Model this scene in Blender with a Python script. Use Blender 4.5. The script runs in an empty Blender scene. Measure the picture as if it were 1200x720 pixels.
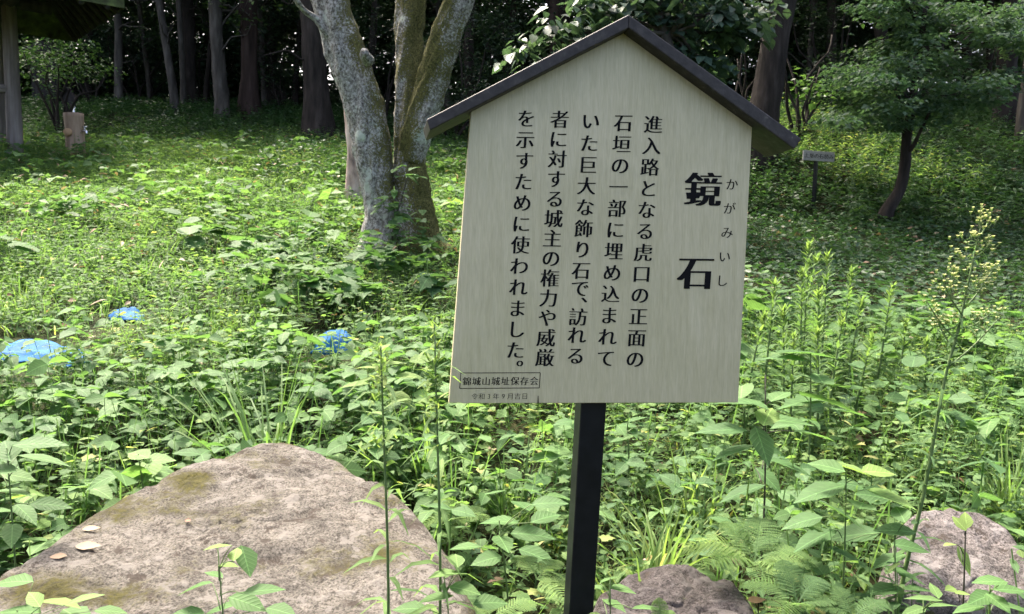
import bpy, math, random
import numpy as np
from mathutils import Vector

# ------------------------------------------------------------------ camera, world, sun, exposure
SC = bpy.context.scene
COL = SC.collection
F_PX = 906.7
PITCH, ROLL, EYE = 6.5, 1.5, 1.45
def rx(a): c, s = math.cos(a), math.sin(a); return np.array([[1, 0, 0], [0, c, -s], [0, s, c]])
def rz(a): c, s = math.cos(a), math.sin(a); return np.array([[c, -s, 0], [s, c, 0], [0, 0, 1]])
CR = rx(math.radians(90 - PITCH)) @ rz(math.radians(ROLL))
CAM = np.array([0, 0, EYE])
cd = bpy.data.cameras.new('camera'); cd.sensor_width = 36; cd.lens = 36 * F_PX / 1200
cd.clip_start = 0.05; cd.clip_end = 1000
cd.dof.use_dof = True; cd.dof.focus_distance = 1.75; cd.dof.aperture_fstop = 16
cam = bpy.data.objects.new('camera', cd); COL.objects.link(cam)
cam.location = CAM; cam.rotation_euler = (math.radians(90 - PITCH), 0, 0)
from mathutils import Matrix
cam.matrix_world = Matrix.Translation(CAM) @ Matrix([list(r) for r in CR]).to_4x4()
SC.camera = cam

SUN_EL, SUN_AZ = 57.0, -34.0           # azimuth from +Y (into the picture), negative = to the left
w = bpy.data.worlds.new('World'); SC.world = w; w.use_nodes = True
nt = w.node_tree; bg = nt.nodes['Background']
sky = nt.nodes.new('ShaderNodeTexSky'); sky.sky_type = 'NISHITA'; sky.sun_disc = False
sky.sun_elevation = math.radians(SUN_EL); sky.sun_rotation = math.radians(SUN_AZ)
sky.air_density = 0.7; sky.dust_density = 9.0; sky.ozone_density = 0.3
nt.links.new(sky.outputs[0], bg.inputs[0]); bg.inputs[1].default_value = 0.15
sl = bpy.data.lights.new('sun', 'SUN'); sl.energy = 2.5; sl.angle = math.radians(9); sl.color = (1, .92, .77)
so = bpy.data.objects.new('sun', sl); COL.objects.link(so)
el, az = math.radians(SUN_EL), math.radians(SUN_AZ)
sdir = Vector((math.sin(az) * math.cos(el), math.cos(az) * math.cos(el), math.sin(el)))
so.rotation_euler = (-sdir).to_track_quat('-Z', 'Y').to_euler(); so.location = sdir * 40
SC.view_settings.view_transform = 'Standard'; SC.view_settings.look = 'None'
SC.view_settings.gamma = 1; SC.view_settings.exposure = 2.4
SC.render.engine = 'CYCLES'
cy = SC.cycles
cy.max_bounces = 6; cy.diffuse_bounces = 3; cy.glossy_bounces = 2; cy.transmission_bounces = 4; cy.transparent_max_bounces = 4
cy.use_denoising = True; cy.use_adaptive_sampling = True; cy.adaptive_threshold = 0.02
cy.caustics_reflective = False; cy.caustics_refractive = False

rng = np.random.default_rng(7)
R = random.Random(11)

# ------------------------------------------------------------------ projecting helpers
def ray(px, py): return CR @ np.array([(px - 600) / F_PX, -(py - 360) / F_PX, -1.0])
def at(px, py, Y): d = ray(px, py); return CAM + d * (Y / d[1])

# ------------------------------------------------------------------ value noise
_perm = np.random.default_rng(3).random((256, 256))
def vnoise(x, y):
    x = np.asarray(x, float); y = np.asarray(y, float)
    xi = np.floor(x).astype(int); yi = np.floor(y).astype(int); fx = x - xi; fy = y - yi
    fx = fx * fx * (3 - 2 * fx); fy = fy * fy * (3 - 2 * fy)
    g = lambda a, b: _perm[a % 256, b % 256]
    return (g(xi, yi) * (1 - fx) + g(xi + 1, yi) * fx) * (1 - fy) + (g(xi, yi + 1) * (1 - fx) + g(xi + 1, yi + 1) * fx) * fy
def fbm(x, y, o=3):
    s = 0; a = .5
    for i in range(o): s = s + a * vnoise(x * 2 ** i + 17 * i, y * 2 ** i + 5 * i); a *= .5
    return s
def smooth(a, b, x): t = np.clip((np.asarray(x, float) - a) / (b - a), 0, 1); return t * t * (3 - 2 * t)

# ------------------------------------------------------------------ terrain
LY = [-40, -2, 0, 1, 2.6, 4.5, 7.5, 10, 13, 16, 18, 20, 25, 32, 60, 200]
LH = [-1, -.1, 0, .1, .33, .58, 1.08, 1.58, 2.22, 2.75, 3.35, 3.85, 4.6, 5.4, 10, 18]
RY = [-40, -2, 0, 1, 3, 5, 7, 9, 11, 13, 15, 17, 20, 25, 32, 60, 200]
RH = [-1, -.1, 0, .08, .36, .62, .92, 1.18, 1.55, 2.5, 3.35, 3.9, 4.3, 4.8, 5.6, 10, 18]
def hgt(x, y):
    x = np.asarray(x, float); y = np.asarray(y, float)
    a = smooth(.04, .36, x / np.maximum(np.abs(y), 2.0))
    h = np.interp(y, LY, LH) * (1 - a) + np.interp(y, RY, RH) * a
    amp = .05 + .16 * smooth(14, 24, np.hypot(x, y))
    return h + amp * (fbm(x * .6 + 40, y * .6 + 9) - .44) * 1.6
def gp(px, py, Y):
    p = at(px, py, Y); return np.array([p[0], p[1], float(hgt(p[0], p[1]))])

# ------------------------------------------------------------------ materials
def newmat(name):
    m = bpy.data.materials.new(name); m.use_nodes = True
    return m, m.node_tree, m.node_tree.nodes['Principled BSDF'], m.node_tree.nodes['Material Output']
def ramp(n, stops, interp='LINEAR'):
    r = n.nodes.new('ShaderNodeValToRGB'); r.color_ramp.interpolation = interp
    e = r.color_ramp.elements
    while len(e) < len(stops): e.new(.5)
    for i, (p, c) in enumerate(stops): e[i].position = p; e[i].color = (*c, 1)
    return r
def noise(n, scale, detail=4, rough=.55, coord='Object', stretch=None):
    tc = n.nodes.new('ShaderNodeTexCoord'); t = n.nodes.new('ShaderNodeTexNoise')
    t.inputs['Scale'].default_value = scale; t.inputs['Detail'].default_value = detail; t.inputs['Roughness'].default_value = rough
    if stretch:
        mp = n.nodes.new('ShaderNodeMapping'); mp.inputs['Scale'].default_value = stretch
        n.links.new(tc.outputs[coord], mp.inputs[0]); n.links.new(mp.outputs[0], t.inputs[0])
    else: n.links.new(tc.outputs[coord], t.inputs[0])
    return t
def mixc(n, f, a, b):
    m = n.nodes.new('ShaderNodeMix'); m.data_type = 'RGBA'
    if isinstance(f, (int, float)): m.inputs[0].default_value = f
    else: n.links.new(f, m.inputs[0])
    for s, i in ((a, 6), (b, 7)):
        if isinstance(s, tuple): m.inputs[i].default_value = (*s, 1)
        else: n.links.new(s, m.inputs[i])
    return m.outputs[2]
def bump(n, bsdf, h, strength=.5, dist=.01):
    b = n.nodes.new('ShaderNodeBump'); b.inputs['Strength'].default_value = strength; b.inputs['Distance'].default_value = dist
    n.links.new(h, b.inputs['Height']); n.links.new(b.outputs[0], bsdf.inputs['Normal'])
def leafmat(name, stops, trans=.4, rough=.45, spec=.5, tcol=1.5, veins=False):
    m, n, b, out = newmat(name)
    a = n.nodes.new('ShaderNodeAttribute'); a.attribute_name = 'tint'
    r = ramp(n, stops); n.links.new(a.outputs['Fac'], r.inputs[0])
    nz = noise(n, 22, 2); mr = n.nodes.new('ShaderNodeMapRange'); n.links.new(nz.outputs[0], mr.inputs[0])
    mr.inputs[3].default_value = .7; mr.inputs[4].default_value = 1.3
    mu = n.nodes.new('ShaderNodeVectorMath'); mu.operation = 'SCALE'; n.links.new(r.outputs[0], mu.inputs[0]); n.links.new(mr.outputs[0], mu.inputs[3])
    if veins:
        def mth(op, a_, b_, c_=None):
            q = n.nodes.new('ShaderNodeMath'); q.operation = op
            for i_, v_ in enumerate((a_, b_, c_)):
                if v_ is None: continue
                if isinstance(v_, (int, float)): q.inputs[i_].default_value = v_
                else: n.links.new(v_, q.inputs[i_])
            return q.outputs[0]
        au = n.nodes.new('ShaderNodeAttribute'); au.attribute_name = 'lu'; av = n.nodes.new('ShaderNodeAttribute'); av.attribute_name = 'lv'
        mid = mth('LESS_THAN', av.outputs['Fac'], .022)
        ph = mth('FRACT', mth('SUBTRACT', mth('MULTIPLY', au.outputs['Fac'], 7.5), mth('MULTIPLY', av.outputs['Fac'], 4.2)), 0)
        side = mth('ABSOLUTE', mth('SUBTRACT', ph, .5), 0)                 # .5 on a side vein, 0 between
        sv = mth('POWER', mth('MULTIPLY', side, 2.0), 7.0)
        fac = mth('ADD', mth('MULTIPLY', mid, .55), mth('MULTIPLY_ADD', sv, .28, .94))
        m3 = n.nodes.new('ShaderNodeVectorMath'); m3.operation = 'SCALE'; n.links.new(mu.outputs[0], m3.inputs[0]); n.links.new(fac, m3.inputs[3]); mu = m3
        bump(n, b, mth('MULTIPLY', sv, -1.0), .35, .004)
    n.links.new(mu.outputs[0], b.inputs['Base Color'])
    b.inputs['Roughness'].default_value = rough; b.inputs['Specular IOR Level'].default_value = spec
    t = n.nodes.new('ShaderNodeBsdfTranslucent'); tm = n.nodes.new('ShaderNodeVectorMath'); tm.operation = 'MULTIPLY'
    n.links.new(mu.outputs[0], tm.inputs[0]); tm.inputs[1].default_value = (tcol * 1.1, tcol * 1.15, tcol * .6)
    n.links.new(tm.outputs[0], t.inputs[0])
    mx = n.nodes.new('ShaderNodeMixShader'); mx.inputs[0].default_value = trans
    n.links.new(b.outputs[0], mx.inputs[1]); n.links.new(t.outputs[0], mx.inputs[2]); n.links.new(mx.outputs[0], out.inputs[0])
    return m
def plain(name, stops, scale=8, rough=.7, detail=5, stretch=None, bst=.4, bd=.01, spec=.3, metal=0):
    m, n, b, out = newmat(name)
    t = noise(n, scale, detail, .6, stretch=stretch); r = ramp(n, stops)
    n.links.new(t.outputs[0], r.inputs[0]); n.links.new(r.outputs[0], b.inputs['Base Color'])
    b.inputs['Roughness'].default_value = rough; b.inputs['Specular IOR Level'].default_value = spec; b.inputs['Metallic'].default_value = metal
    if bst: bump(n, b, t.outputs[0], bst, bd)
    return m

M = {}
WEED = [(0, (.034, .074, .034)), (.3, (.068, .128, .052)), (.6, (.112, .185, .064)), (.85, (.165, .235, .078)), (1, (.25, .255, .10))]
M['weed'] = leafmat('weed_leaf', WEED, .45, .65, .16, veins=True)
M['grass'] = leafmat('grass_blade', [(0, (.04, .085, .03)), (.5, (.08, .15, .05)), (.85, (.15, .22, .07)), (1, (.28, .26, .12))], .45, .6, .25)
M['broad'] = leafmat('broad_leaf', [(0, (.036, .084, .036)), (.4, (.076, .148, .052)), (.7, (.108, .19, .066)), (1, (.18, .255, .07))], .42, .6, .18, veins=True)
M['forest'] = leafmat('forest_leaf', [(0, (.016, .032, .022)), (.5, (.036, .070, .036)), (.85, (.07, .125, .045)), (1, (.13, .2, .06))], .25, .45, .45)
M['maple'] = leafmat('maple_leaf', [(0, (.032, .068, .042)), (.5, (.058, .108, .064)), (1, (.10, .16, .08))], .42, .55, .3)
M['pale'] = leafmat('pale_leaf', [(0, (.028, .052, .038)), (.5, (.05, .088, .062)), (1, (.085, .14, .08))], .28, .5, .35, veins=True)
M['shade'] = leafmat('shade_toned_leaf', [(0, (.018, .045, .02)), (.5, (.035, .08, .032)), (1, (.075, .14, .045))], .35, .5, .4)  # darker than the weeds: canopy shade put into the leaf colour
M['dry'] = leafmat('dry_leaf', [(0, (.14, .085, .05)), (.4, (.3, .22, .15)), (.8, (.5, .44, .36)), (1, (.55, .5, .42))], .15, .7, .2)
M['flower'] = leafmat('flower_head', [(0, (.30, .34, .20)), (1, (.55, .54, .42))], .3, .7, .2)
M['red'] = leafmat('red_leaf', [(0, (.4, .04, .015)), (1, (.5, .2, .02))], .15, .6, .3)
M['stem'] = plain('green_stem', [(.3, (.06, .11, .035)), (.7, (.12, .17, .06))], 30, .6, bst=0)
M['darkstem'] = plain('dark_stem', [(.3, (.025, .022, .018)), (.7, (.05, .045, .03))], 30, .6, bst=0)
M['bark'] = plain('dark_bark', [(.3, (.013, .011, .009)), (.55, (.032, .026, .022)), (.75, (.06, .05, .043))], 9, .9, 6, (1, 1, .18), .9, .03, .15)
M['greybark'] = plain('grey_bark', [(.3, (.03, .027, .023)), (.55, (.07, .062, .053)), (.75, (.13, .12, .105))], 9, .9, 6, (1, 1, .2), .8, .03, .15)
M['redbark'] = plain('reddish_bark', [(.3, (.016, .011, .009)), (.55, (.042, .028, .023)), (.75, (.07, .05, .043))], 8, .9, 6, (1, 1, .12), .9, .03, .15)
M['greywood'] = plain('weathered_grey_wood', [(.3, (.09, .075, .065)), (.55, (.19, .165, .15)), (.75, (.28, .25, .23))], 14, .85, 6, (1, 1, .08), .6, .006, .2)
M['darkwood'] = plain('dark_old_wood', [(.3, (.018, .016, .016)), (.7, (.05, .045, .042))], 10, .9, 5, (1, 1, .2), .5, .01, .2)
M['thatch'] = plain('mossy_roof', [(.3, (.03, .03, .02)), (.55, (.07, .09, .035)), (.75, (.15, .19, .06))], 6, .95, 6, None, 1, .03, .1)
M['logwood'] = plain('peeled_log', [(.3, (.17, .11, .075)), (.55, (.30, .215, .15)), (.75, (.42, .32, .24))], 12, .8, 6, (1, 1, .12), .6, .006, .2)
M['cutwood'] = plain('cut_wood', [(.3, (.33, .2, .1)), (.7, (.5, .34, .2))], 14, .8, bst=.2)
M['chrome'] = plain('tap_metal', [(.3, (.5, .5, .5)), (.7, (.7, .7, .7))], 20, .25, bst=0, metal=1, spec=.5)
M['stone'] = plain('grey_stone', [(.3, (.1, .1, .095)), (.7, (.25, .24, .22))], 9, .9, 6, None, .7, .01, .2)

# ground
m, n, b, out = newmat('soil'); M['soil'] = m
t1 = noise(n, 1.3, 6); t2 = noise(n, 30, 5)
r1 = ramp(n, [(.35, (.02, .026, .012)), (.55, (.035, .045, .018)), (.7, (.06, .048, .03))]); n.links.new(t1.outputs[0], r1.inputs[0])
r2 = ramp(n, [(.35, (.35, .35, .35)), (.7, (1.3, 1.25, 1.1))]); n.links.new(t2.outputs[0], r2.inputs[0])
mm = n.nodes.new('ShaderNodeMix'); mm.data_type = 'RGBA'; mm.blend_type = 'MULTIPLY'; mm.inputs[0].default_value = 1
n.links.new(r1.outputs[0], mm.inputs[6]); n.links.new(r2.outputs[0], mm.inputs[7]); n.links.new(mm.outputs[2], b.inputs['Base Color'])
b.inputs['Roughness'].default_value = .95; b.inputs['Specular IOR Level'].default_value = .1; bump(n, b, t2.outputs[0], .9, .04)

# lichen bark with moss, for the forked tree
m, n, b, out = newmat('lichen_bark'); M['lichen'] = m
t1 = noise(n, 42, 9, .72, stretch=(1, 1, .8)); t2 = noise(n, 5, 5, .6); t3 = noise(n, 3.2, 5, .6); t4 = noise(n, 60, 3, .6)
rb = ramp(n, [(.36, (.045, .041, .036)), (.45, (.17, .158, .138)), (.53, (.33, .322, .295)), (.64, (.52, .515, .485))]); n.links.new(t1.outputs[0], rb.inputs[0])
lr = ramp(n, [(.58, (0, 0, 0)), (.66, (1, 1, 1))]); n.links.new(t2.outputs[0], lr.inputs[0])
c1 = mixc(n, lr.outputs[0], rb.outputs[0], (.46, .50, .42))
at_ = n.nodes.new('ShaderNodeAttribute'); at_.attribute_name = 'moss'
ad = n.nodes.new('ShaderNodeMath'); ad.operation = 'ADD'; n.links.new(at_.outputs['Fac'], ad.inputs[0]); n.links.new(t3.outputs[0], ad.inputs[1])
ad2 = n.nodes.new('ShaderNodeMath'); ad2.operation = 'ADD'; n.links.new(ad.outputs[0], ad2.inputs[0])
m4 = n.nodes.new('ShaderNodeMath'); m4.operation = 'MULTIPLY_ADD'; n.links.new(t4.outputs[0], m4.inputs[0]); m4.inputs[1].default_value = .9; m4.inputs[2].default_value = -.45
n.links.new(m4.outputs[0], ad2.inputs[1])
mr_ = ramp(n, [(.60, (0, 0, 0)), (.74, (1, 1, 1))]); n.links.new(ad2.outputs[0], mr_.inputs[0])
mc = ramp(n, [(.35, (.035, .038, .012)), (.6, (.12, .115, .035)), (.75, (.2, .19, .07))]); n.links.new(t4.outputs[0], mc.inputs[0])
c2 = mixc(n, mr_.outputs[0], c1, mc.outputs[0]); n.links.new(c2, b.inputs['Base Color'])
b.inputs['Roughness'].default_value = .9; b.inputs['Specular IOR Level'].default_value = .2; bump(n, b, t1.outputs[0], 1, .035)

# rock
def rockmat(name, base, lich, moss, mossbias):
    m, n, b, out = newmat(name)
    t1 = noise(n, 7, 8, .68); t2 = noise(n, 55, 8, .78); t3 = noise(n, 4.5, 5, .65); t6 = noise(n, 190, 3, .6); t5 = noise(n, 15, 5, .7)
    r1 = ramp(n, [(.3, tuple(c * .5 for c in base)), (.5, base), (.72, tuple(min(c * 1.35, .6) for c in base))]); n.links.new(t1.outputs[0], r1.inputs[0])
    r2 = ramp(n, [(.38, (.40, .38, .37)), (.47, (.95, .95, .95)), (.56, (1.1, 1.1, 1.1)), (.64, (1.5, 1.5, 1.5))]); n.links.new(t2.outputs[0], r2.inputs[0])
    mm = n.nodes.new('ShaderNodeMix'); mm.data_type = 'RGBA'; mm.blend_type = 'MULTIPLY'; mm.inputs[0].default_value = 1
    n.links.new(r1.outputs[0], mm.inputs[6]); n.links.new(r2.outputs[0], mm.inputs[7])
    r6 = ramp(n, [(.38, (.5, .5, .5)), (.48, (1, 1, 1)), (.62, (1.35, 1.35, 1.35))]); n.links.new(t6.outputs[0], r6.inputs[0])
    mg = n.nodes.new('ShaderNodeMix'); mg.data_type = 'RGBA'; mg.blend_type = 'MULTIPLY'; mg.inputs[0].default_value = 1
    n.links.new(mm.outputs[2], mg.inputs[6]); n.links.new(r6.outputs[0], mg.inputs[7]); mm = mg
    lr = ramp(n, [(.55, (0, 0, 0)), (.59, (.8, .8, .8))]); n.links.new(t5.outputs[0], lr.inputs[0])
    c1 = mixc(n, lr.outputs[0], mm.outputs[2], lich)
    dk = ramp(n, [(.37, (.85, .85, .85)), (.42, (0, 0, 0))]); n.links.new(t5.outputs[0], dk.inputs[0])
    c1 = mixc(n, dk.outputs[0], c1, (.07, .055, .045))
    a = n.nodes.new('ShaderNodeAttribute'); a.attribute_name = 'moss'
    ad = n.nodes.new('ShaderNodeMath'); ad.operation = 'MULTIPLY_ADD'; n.links.new(t3.outputs[0], ad.inputs[0]); ad.inputs[1].default_value = 1.0
    n.links.new(a.outputs['Fac'], ad.inputs[2])
    ad3 = n.nodes.new('ShaderNodeMath'); ad3.operation = 'MULTIPLY_ADD'; n.links.new(t2.outputs[0], ad3.inputs[0]); ad3.inputs[1].default_value = .5; n.links.new(ad.outputs[0], ad3.inputs[2])
    mr_ = ramp(n, [(.97 - mossbias, (0, 0, 0)), (1.0, (1, 1, 1))]); mr_.color_ramp.elements[0].position = .88 - mossbias
    n.links.new(ad3.outputs[0], mr_.inputs[0])
    mcol = ramp(n, [(.35, (.04, .035, .012)), (.55, moss), (.7, tuple(c * 1.6 for c in moss))]); n.links.new(t2.outputs[0], mcol.inputs[0])
    c2 = mixc(n, mr_.outputs[0], c1, mcol.outputs[0]); n.links.new(c2, b.inputs['Base Color'])
    b.inputs['Roughness'].default_value = .92; b.inputs['Specular IOR Level'].default_value = .2
    am = n.nodes.new('ShaderNodeMath'); am.operation = 'MULTIPLY_ADD'; n.links.new(t2.outputs[0], am.inputs[0]); am.inputs[1].default_value = 1.3; n.links.new(t5.outputs[0], am.inputs[2])
    bump(n, b, am.outputs[0], 1, .03)
    return m
M['bigrock'] = rockmat('pinkish_rock', (.165, .150, .130), (.27, .25, .225), (.085, .078, .020), .07)
M['darkrock'] = rockmat('mauve_rock', (.085, .074, .073), (.15, .135, .135), (.09, .085, .03), -.1)
M['rightrock'] = rockmat('pale_mauve_rock', (.175, .155, .15), (.31, .285, .28), (.08, .08, .03), -.1)

# sign board: brushed pale metal laminate
m, n, b, out = newmat('brushed_board'); M['board'] = m
t1 = noise(n, 110, 5, .65, stretch=(1, 1, .010)); t2 = noise(n, 420, 3, .6, stretch=(1, 1, .008)); t3 = noise(n, 4, 4, .6)
r1 = ramp(n, [(.3, (.42, .378, .238)), (.5, (.46, .416, .270)), (.7, (.50, .455, .305))]); n.links.new(t1.outputs[0], r1.inputs[0])
r2 = ramp(n, [(.3, (.9, .9, .9)), (.7, (1.08, 1.08, 1.08))]); n.links.new(t2.outputs[0], r2.inputs[0])
mm = n.nodes.new('ShaderNodeMix'); mm.data_type = 'RGBA'; mm.blend_type = 'MULTIPLY'; mm.inputs[0].default_value = 1
n.links.new(r1.outputs[0], mm.inputs[6]); n.links.new(r2.outputs[0], mm.inputs[7])
r3 = ramp(n, [(.35, (.93, .94, .90)), (.65, (1.03, 1.03, 1.03))]); n.links.new(t3.outputs[0], r3.inputs[0])
m2 = n.nodes.new('ShaderNodeMix'); m2.data_type = 'RGBA'; m2.blend_type = 'MULTIPLY'; m2.inputs[0].default_value = 1
n.links.new(mm.outputs[2], m2.inputs[6]); n.links.new(r3.outputs[0], m2.inputs[7])
n.links.new(m2.outputs[2], b.inputs['Base Color']); b.inputs['Roughness'].default_value = .5; b.inputs['Metallic'].default_value = .15
bump(n, b, t2.outputs[0], .15, .002)
m, n, b, out = newmat('lettering_black'); M['ink'] = m
b.inputs['Base Color'].default_value = (.006, .006, .007, 1); b.inputs['Roughness'].default_value = .8; b.inputs['Specular IOR Level'].default_value = .1
M['roofpaint'] = plain('dark_painted_plank', [(.3, (.014, .0125, .012)), (.55, (.028, .025, .024)), (.68, (.045, .041, .038)), (.73, (.16, .15, .14))], 60, .6, 6, (1, 1, 1), .35, .004, .35)
M['postpaint'] = plain('black_post_paint', [(.3, (.003, .004, .005)), (.7, (.007, .008, .010))], 30, .35, bst=.1, bd=.002, spec=.2)
M['smallboard'] = plain('small_grey_board', [(.3, (.3, .29, .27)), (.7, (.42, .41, .39))], 30, .6, bst=.1)
m, n, b, out = newmat('blue_tarpaulin'); M['tarp'] = m
t1 = noise(n, 9, 4); r1 = ramp(n, [(.3, (.004, .045, .15)), (.5, (.008, .075, .21)), (.72, (.016, .115, .26))]); n.links.new(t1.outputs[0], r1.inputs[0])
n.links.new(r1.outputs[0], b.inputs['Base Color']); b.inputs['Roughness'].default_value = .7; b.inputs['Specular IOR Level'].default_value = .12; bump(n, b, t1.outputs[0], .4, .02)

# ------------------------------------------------------------------ object helpers
def tag(o, label=None, cat=None, group=None, kind=None):
    if label: o['label'] = label
    if cat: o['category'] = cat
    if group: o['group'] = group
    if kind: o['kind'] = kind
    return o
def thing(name, loc, label, cat, group=None):
    o = bpy.data.objects.new(name, None); COL.objects.link(o); o.location = [float(v) for v in loc]; o.empty_display_size = .1
    return tag(o, label, cat, group)
def link(name, me, mat, parent=None, smooth_=False):
    if mat: me.materials.append(mat)
    if smooth_: me.shade_smooth()
    o = bpy.data.objects.new(name, me); COL.objects.link(o)
    if parent is not None:
        o.parent = parent; p = parent; off = Vector((0, 0, 0))
        while p is not None: off += p.location; p = p.parent
        o.location = (0, 0, 0); o.matrix_parent_inverse = Matrix.Identity(4)
        co = np.empty(len(me.vertices) * 3); me.vertices.foreach_get('co', co)
        co = co.reshape(-1, 3) - np.array(off); me.vertices.foreach_set('co', co.ravel()); me.update()
    return o

class MB:
    """Collects shapes in world coordinates; build() links them as ONE mesh."""
    def __init__(s): s.V = []; s.F = []; s.A = []
    def poly(s, vs, fs, attr=None):
        o = len(s.V); s.V += [tuple(map(float, v)) for v in vs]; s.F += [tuple(i + o for i in f) for f in fs]
        s.A += list(attr) if attr is not None else [0.0] * len(vs)
    def prism(s, front, back):
        k = len(front)
        s.poly(list(front) + list(back), [tuple(range(k)), tuple(range(2 * k - 1, k - 1, -1))] + [(i, i + k, (i + 1) % k + k, (i + 1) % k) for i in range(k)])
    def box(s, c, size, rotz=0, tilt=(0, 0)):
        c = np.array(c, float); h = np.array(size) / 2; Rm = rz(rotz) @ rx(tilt[0])
        P = [c + Rm @ (np.array(q) * h) for q in ((-1, -1, -1), (1, -1, -1), (1, 1, -1), (-1, 1, -1), (-1, -1, 1), (1, -1, 1), (1, 1, 1), (-1, 1, 1))]
        s.poly(P, [(0, 3, 2, 1), (4, 5, 6, 7), (0, 1, 5, 4), (1, 2, 6, 5), (2, 3, 7, 6), (3, 0, 4, 7)])
    def tube(s, pts, rad, seg=12, jit=0, sub=4, seed=0, moss=None, flare=0, rough=0):
        pts = np.array(pts, float); rad = np.array(rad, float)
        if sub > 1 and len(pts) > 2:
            P = np.vstack([2 * pts[0] - pts[1], pts, 2 * pts[-1] - pts[-2]]); o = []; rr = []
            for i in range(1, len(P) - 2):
                for t in np.arange(sub) / sub:
                    a, b_, c, d = P[i - 1:i + 3]
                    o.append(.5 * (2 * b_ + (c - a) * t + (2 * a - 5 * b_ + 4 * c - d) * t * t + (3 * b_ - a - 3 * c + d) * t ** 3)); rr.append(rad[i - 1] * (1 - t) + rad[i] * t)
            o.append(pts[-1]); rr.append(rad[-1]); pts = np.array(o); rad = np.array(rr)
        n_ = len(pts); T = np.gradient(pts, axis=0); T /= np.linalg.norm(T, axis=1)[:, None]
        ref = np.array([0, 1, 0.]) if abs(T[0][1]) < .8 else np.array([1, 0, 0.])
        V = []; A = []
        th = np.linspace(0, 2 * np.pi, seg, endpoint=False)
        for i in range(n_):
            u = ref - T[i] * (ref @ T[i]); u /= np.linalg.norm(u); v = np.cross(T[i], u)
            zz = pts[i][2]
            r = rad[i] * (1 + jit * 2 * (fbm(np.cos(th) * 1.5 + seed * 3.1 + 20, np.sin(th) * 1.5 + zz * 2.2 + 30) - .44))
            if rough: r = r * (1 + rough * 2 * (fbm(np.cos(th) * 4 + seed * 5.3 + 60, np.sin(th) * 4 + zz * 7 + 80) - .44) + rough * 1.2 * (vnoise(th * 7 + seed, 0 * th + zz * 16) - .5))
            if flare and i < n_ * .3: r = r * (1 + flare * (1 - i / (n_ * .3)) ** 2 * (.6 + .8 * vnoise(th * 1.3 + seed, 0 * th)))
            ring = pts[i] + np.cos(th)[:, None] * u * r[:, None] + np.sin(th)[:, None] * v * r[:, None]
            V += [tuple(q) for q in ring]
            if moss is not None: A += [moss(q, (q - pts[i]) / (np.linalg.norm(q - pts[i]) + 1e-6), i / n_) for q in ring]
        Fc = []
        for i in range(n_ - 1):
            for k in range(seg): k2 = (k + 1) % seg; Fc.append((i * seg + k, i * seg + k2, (i + 1) * seg + k2, (i + 1) * seg + k))
        Fc += [tuple(range(seg - 1, -1, -1)), tuple((n_ - 1) * seg + k for k in range(seg))]
        s.poly(V, Fc, A if moss is not None else None)
    def build(s, name, mat, parent=None, smooth_=False, attr=None, bevel=0):
        me = bpy.data.meshes.new(name); me.from_pydata(s.V, [], s.F); me.update()
        if attr:
            a = me.attributes.new(attr, 'FLOAT', 'POINT'); a.data.foreach_set('value', np.array(s.A, np.float32))
        o = link(name, me, mat, parent, smooth_)
        if bevel:
            bv = o.modifiers.new('bevel', 'BEVEL'); bv.width = bevel; bv.segments = 2; bv.limit_method = 'ANGLE'
        return o

# leaf templates: (u along, v across) and faces
def T(uv, faces): return (np.array(uv, float), faces)
T_DIA = T([(0, 0), (.4, -.5), (1, 0), (.4, .5)], [(0, 1, 2), (0, 2, 3)])
T_OV = T([(0, 0), (.14, -.3), (.14, 0), (.14, .3), (.38, -.5), (.38, 0), (.38, .5), (.68, -.36), (.68, 0), (.68, .36), (1, 0)],
         [(0, 1, 2), (0, 2, 3), (1, 4, 5, 2), (2, 5, 6, 3), (4, 7, 8, 5), (5, 8, 9, 6), (7, 10, 8), (8, 10, 9)])
T_LAN = T([(0, 0), (.25, -.45), (.25, 0), (.25, .45), (.6, -.38), (.6, 0), (.6, .38), (1, 0)],
          [(0, 1, 2), (0, 2, 3), (1, 4, 5, 2), (2, 5, 6, 3), (4, 7, 5), (5, 7, 6)])
T_BLADE = T([(0, -.5), (0, .5), (.3, -.5), (.3, .5), (.55, -.42), (.55, .42), (.8, -.27), (.8, .27), (1, 0)],
            [(0, 2, 3, 1), (2, 4, 5, 3), (4, 6, 7, 5), (6, 8, 7)])
T_BLADE2 = T([(0, -.5), (0, .5), (.5, -.45), (.5, .45), (1, 0)], [(0, 2, 3, 1), (2, 4, 3)])
_a = np.linspace(-2.75, 2.75, 11)
T_RND = T([(.0, 0)] + [(.42 + .55 * math.cos(t), .52 * math.sin(t)) for t in _a], [(0, i, i + 1) for i in range(1, 11)])
T_LOBE = T([(0, 0), (-.06, -.35), (.3, -.5), (.42, -.3), (.62, -.42), (.72, -.18), (1, 0), (.72, .18), (.62, .42), (.42, .3), (.3, .5), (-.06, .35), (.45, 0)],
           [(0, 1, 2), (0, 2, 3, 12), (12, 3, 4, 5), (12, 5, 6), (12, 6, 7), (12, 7, 8, 9), (0, 12, 9, 10), (0, 10, 11)])
T_STEM = T([(0, -.5), (0, .5), (1, .35), (1, -.35)], [(0, 1, 2, 3)])

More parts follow.
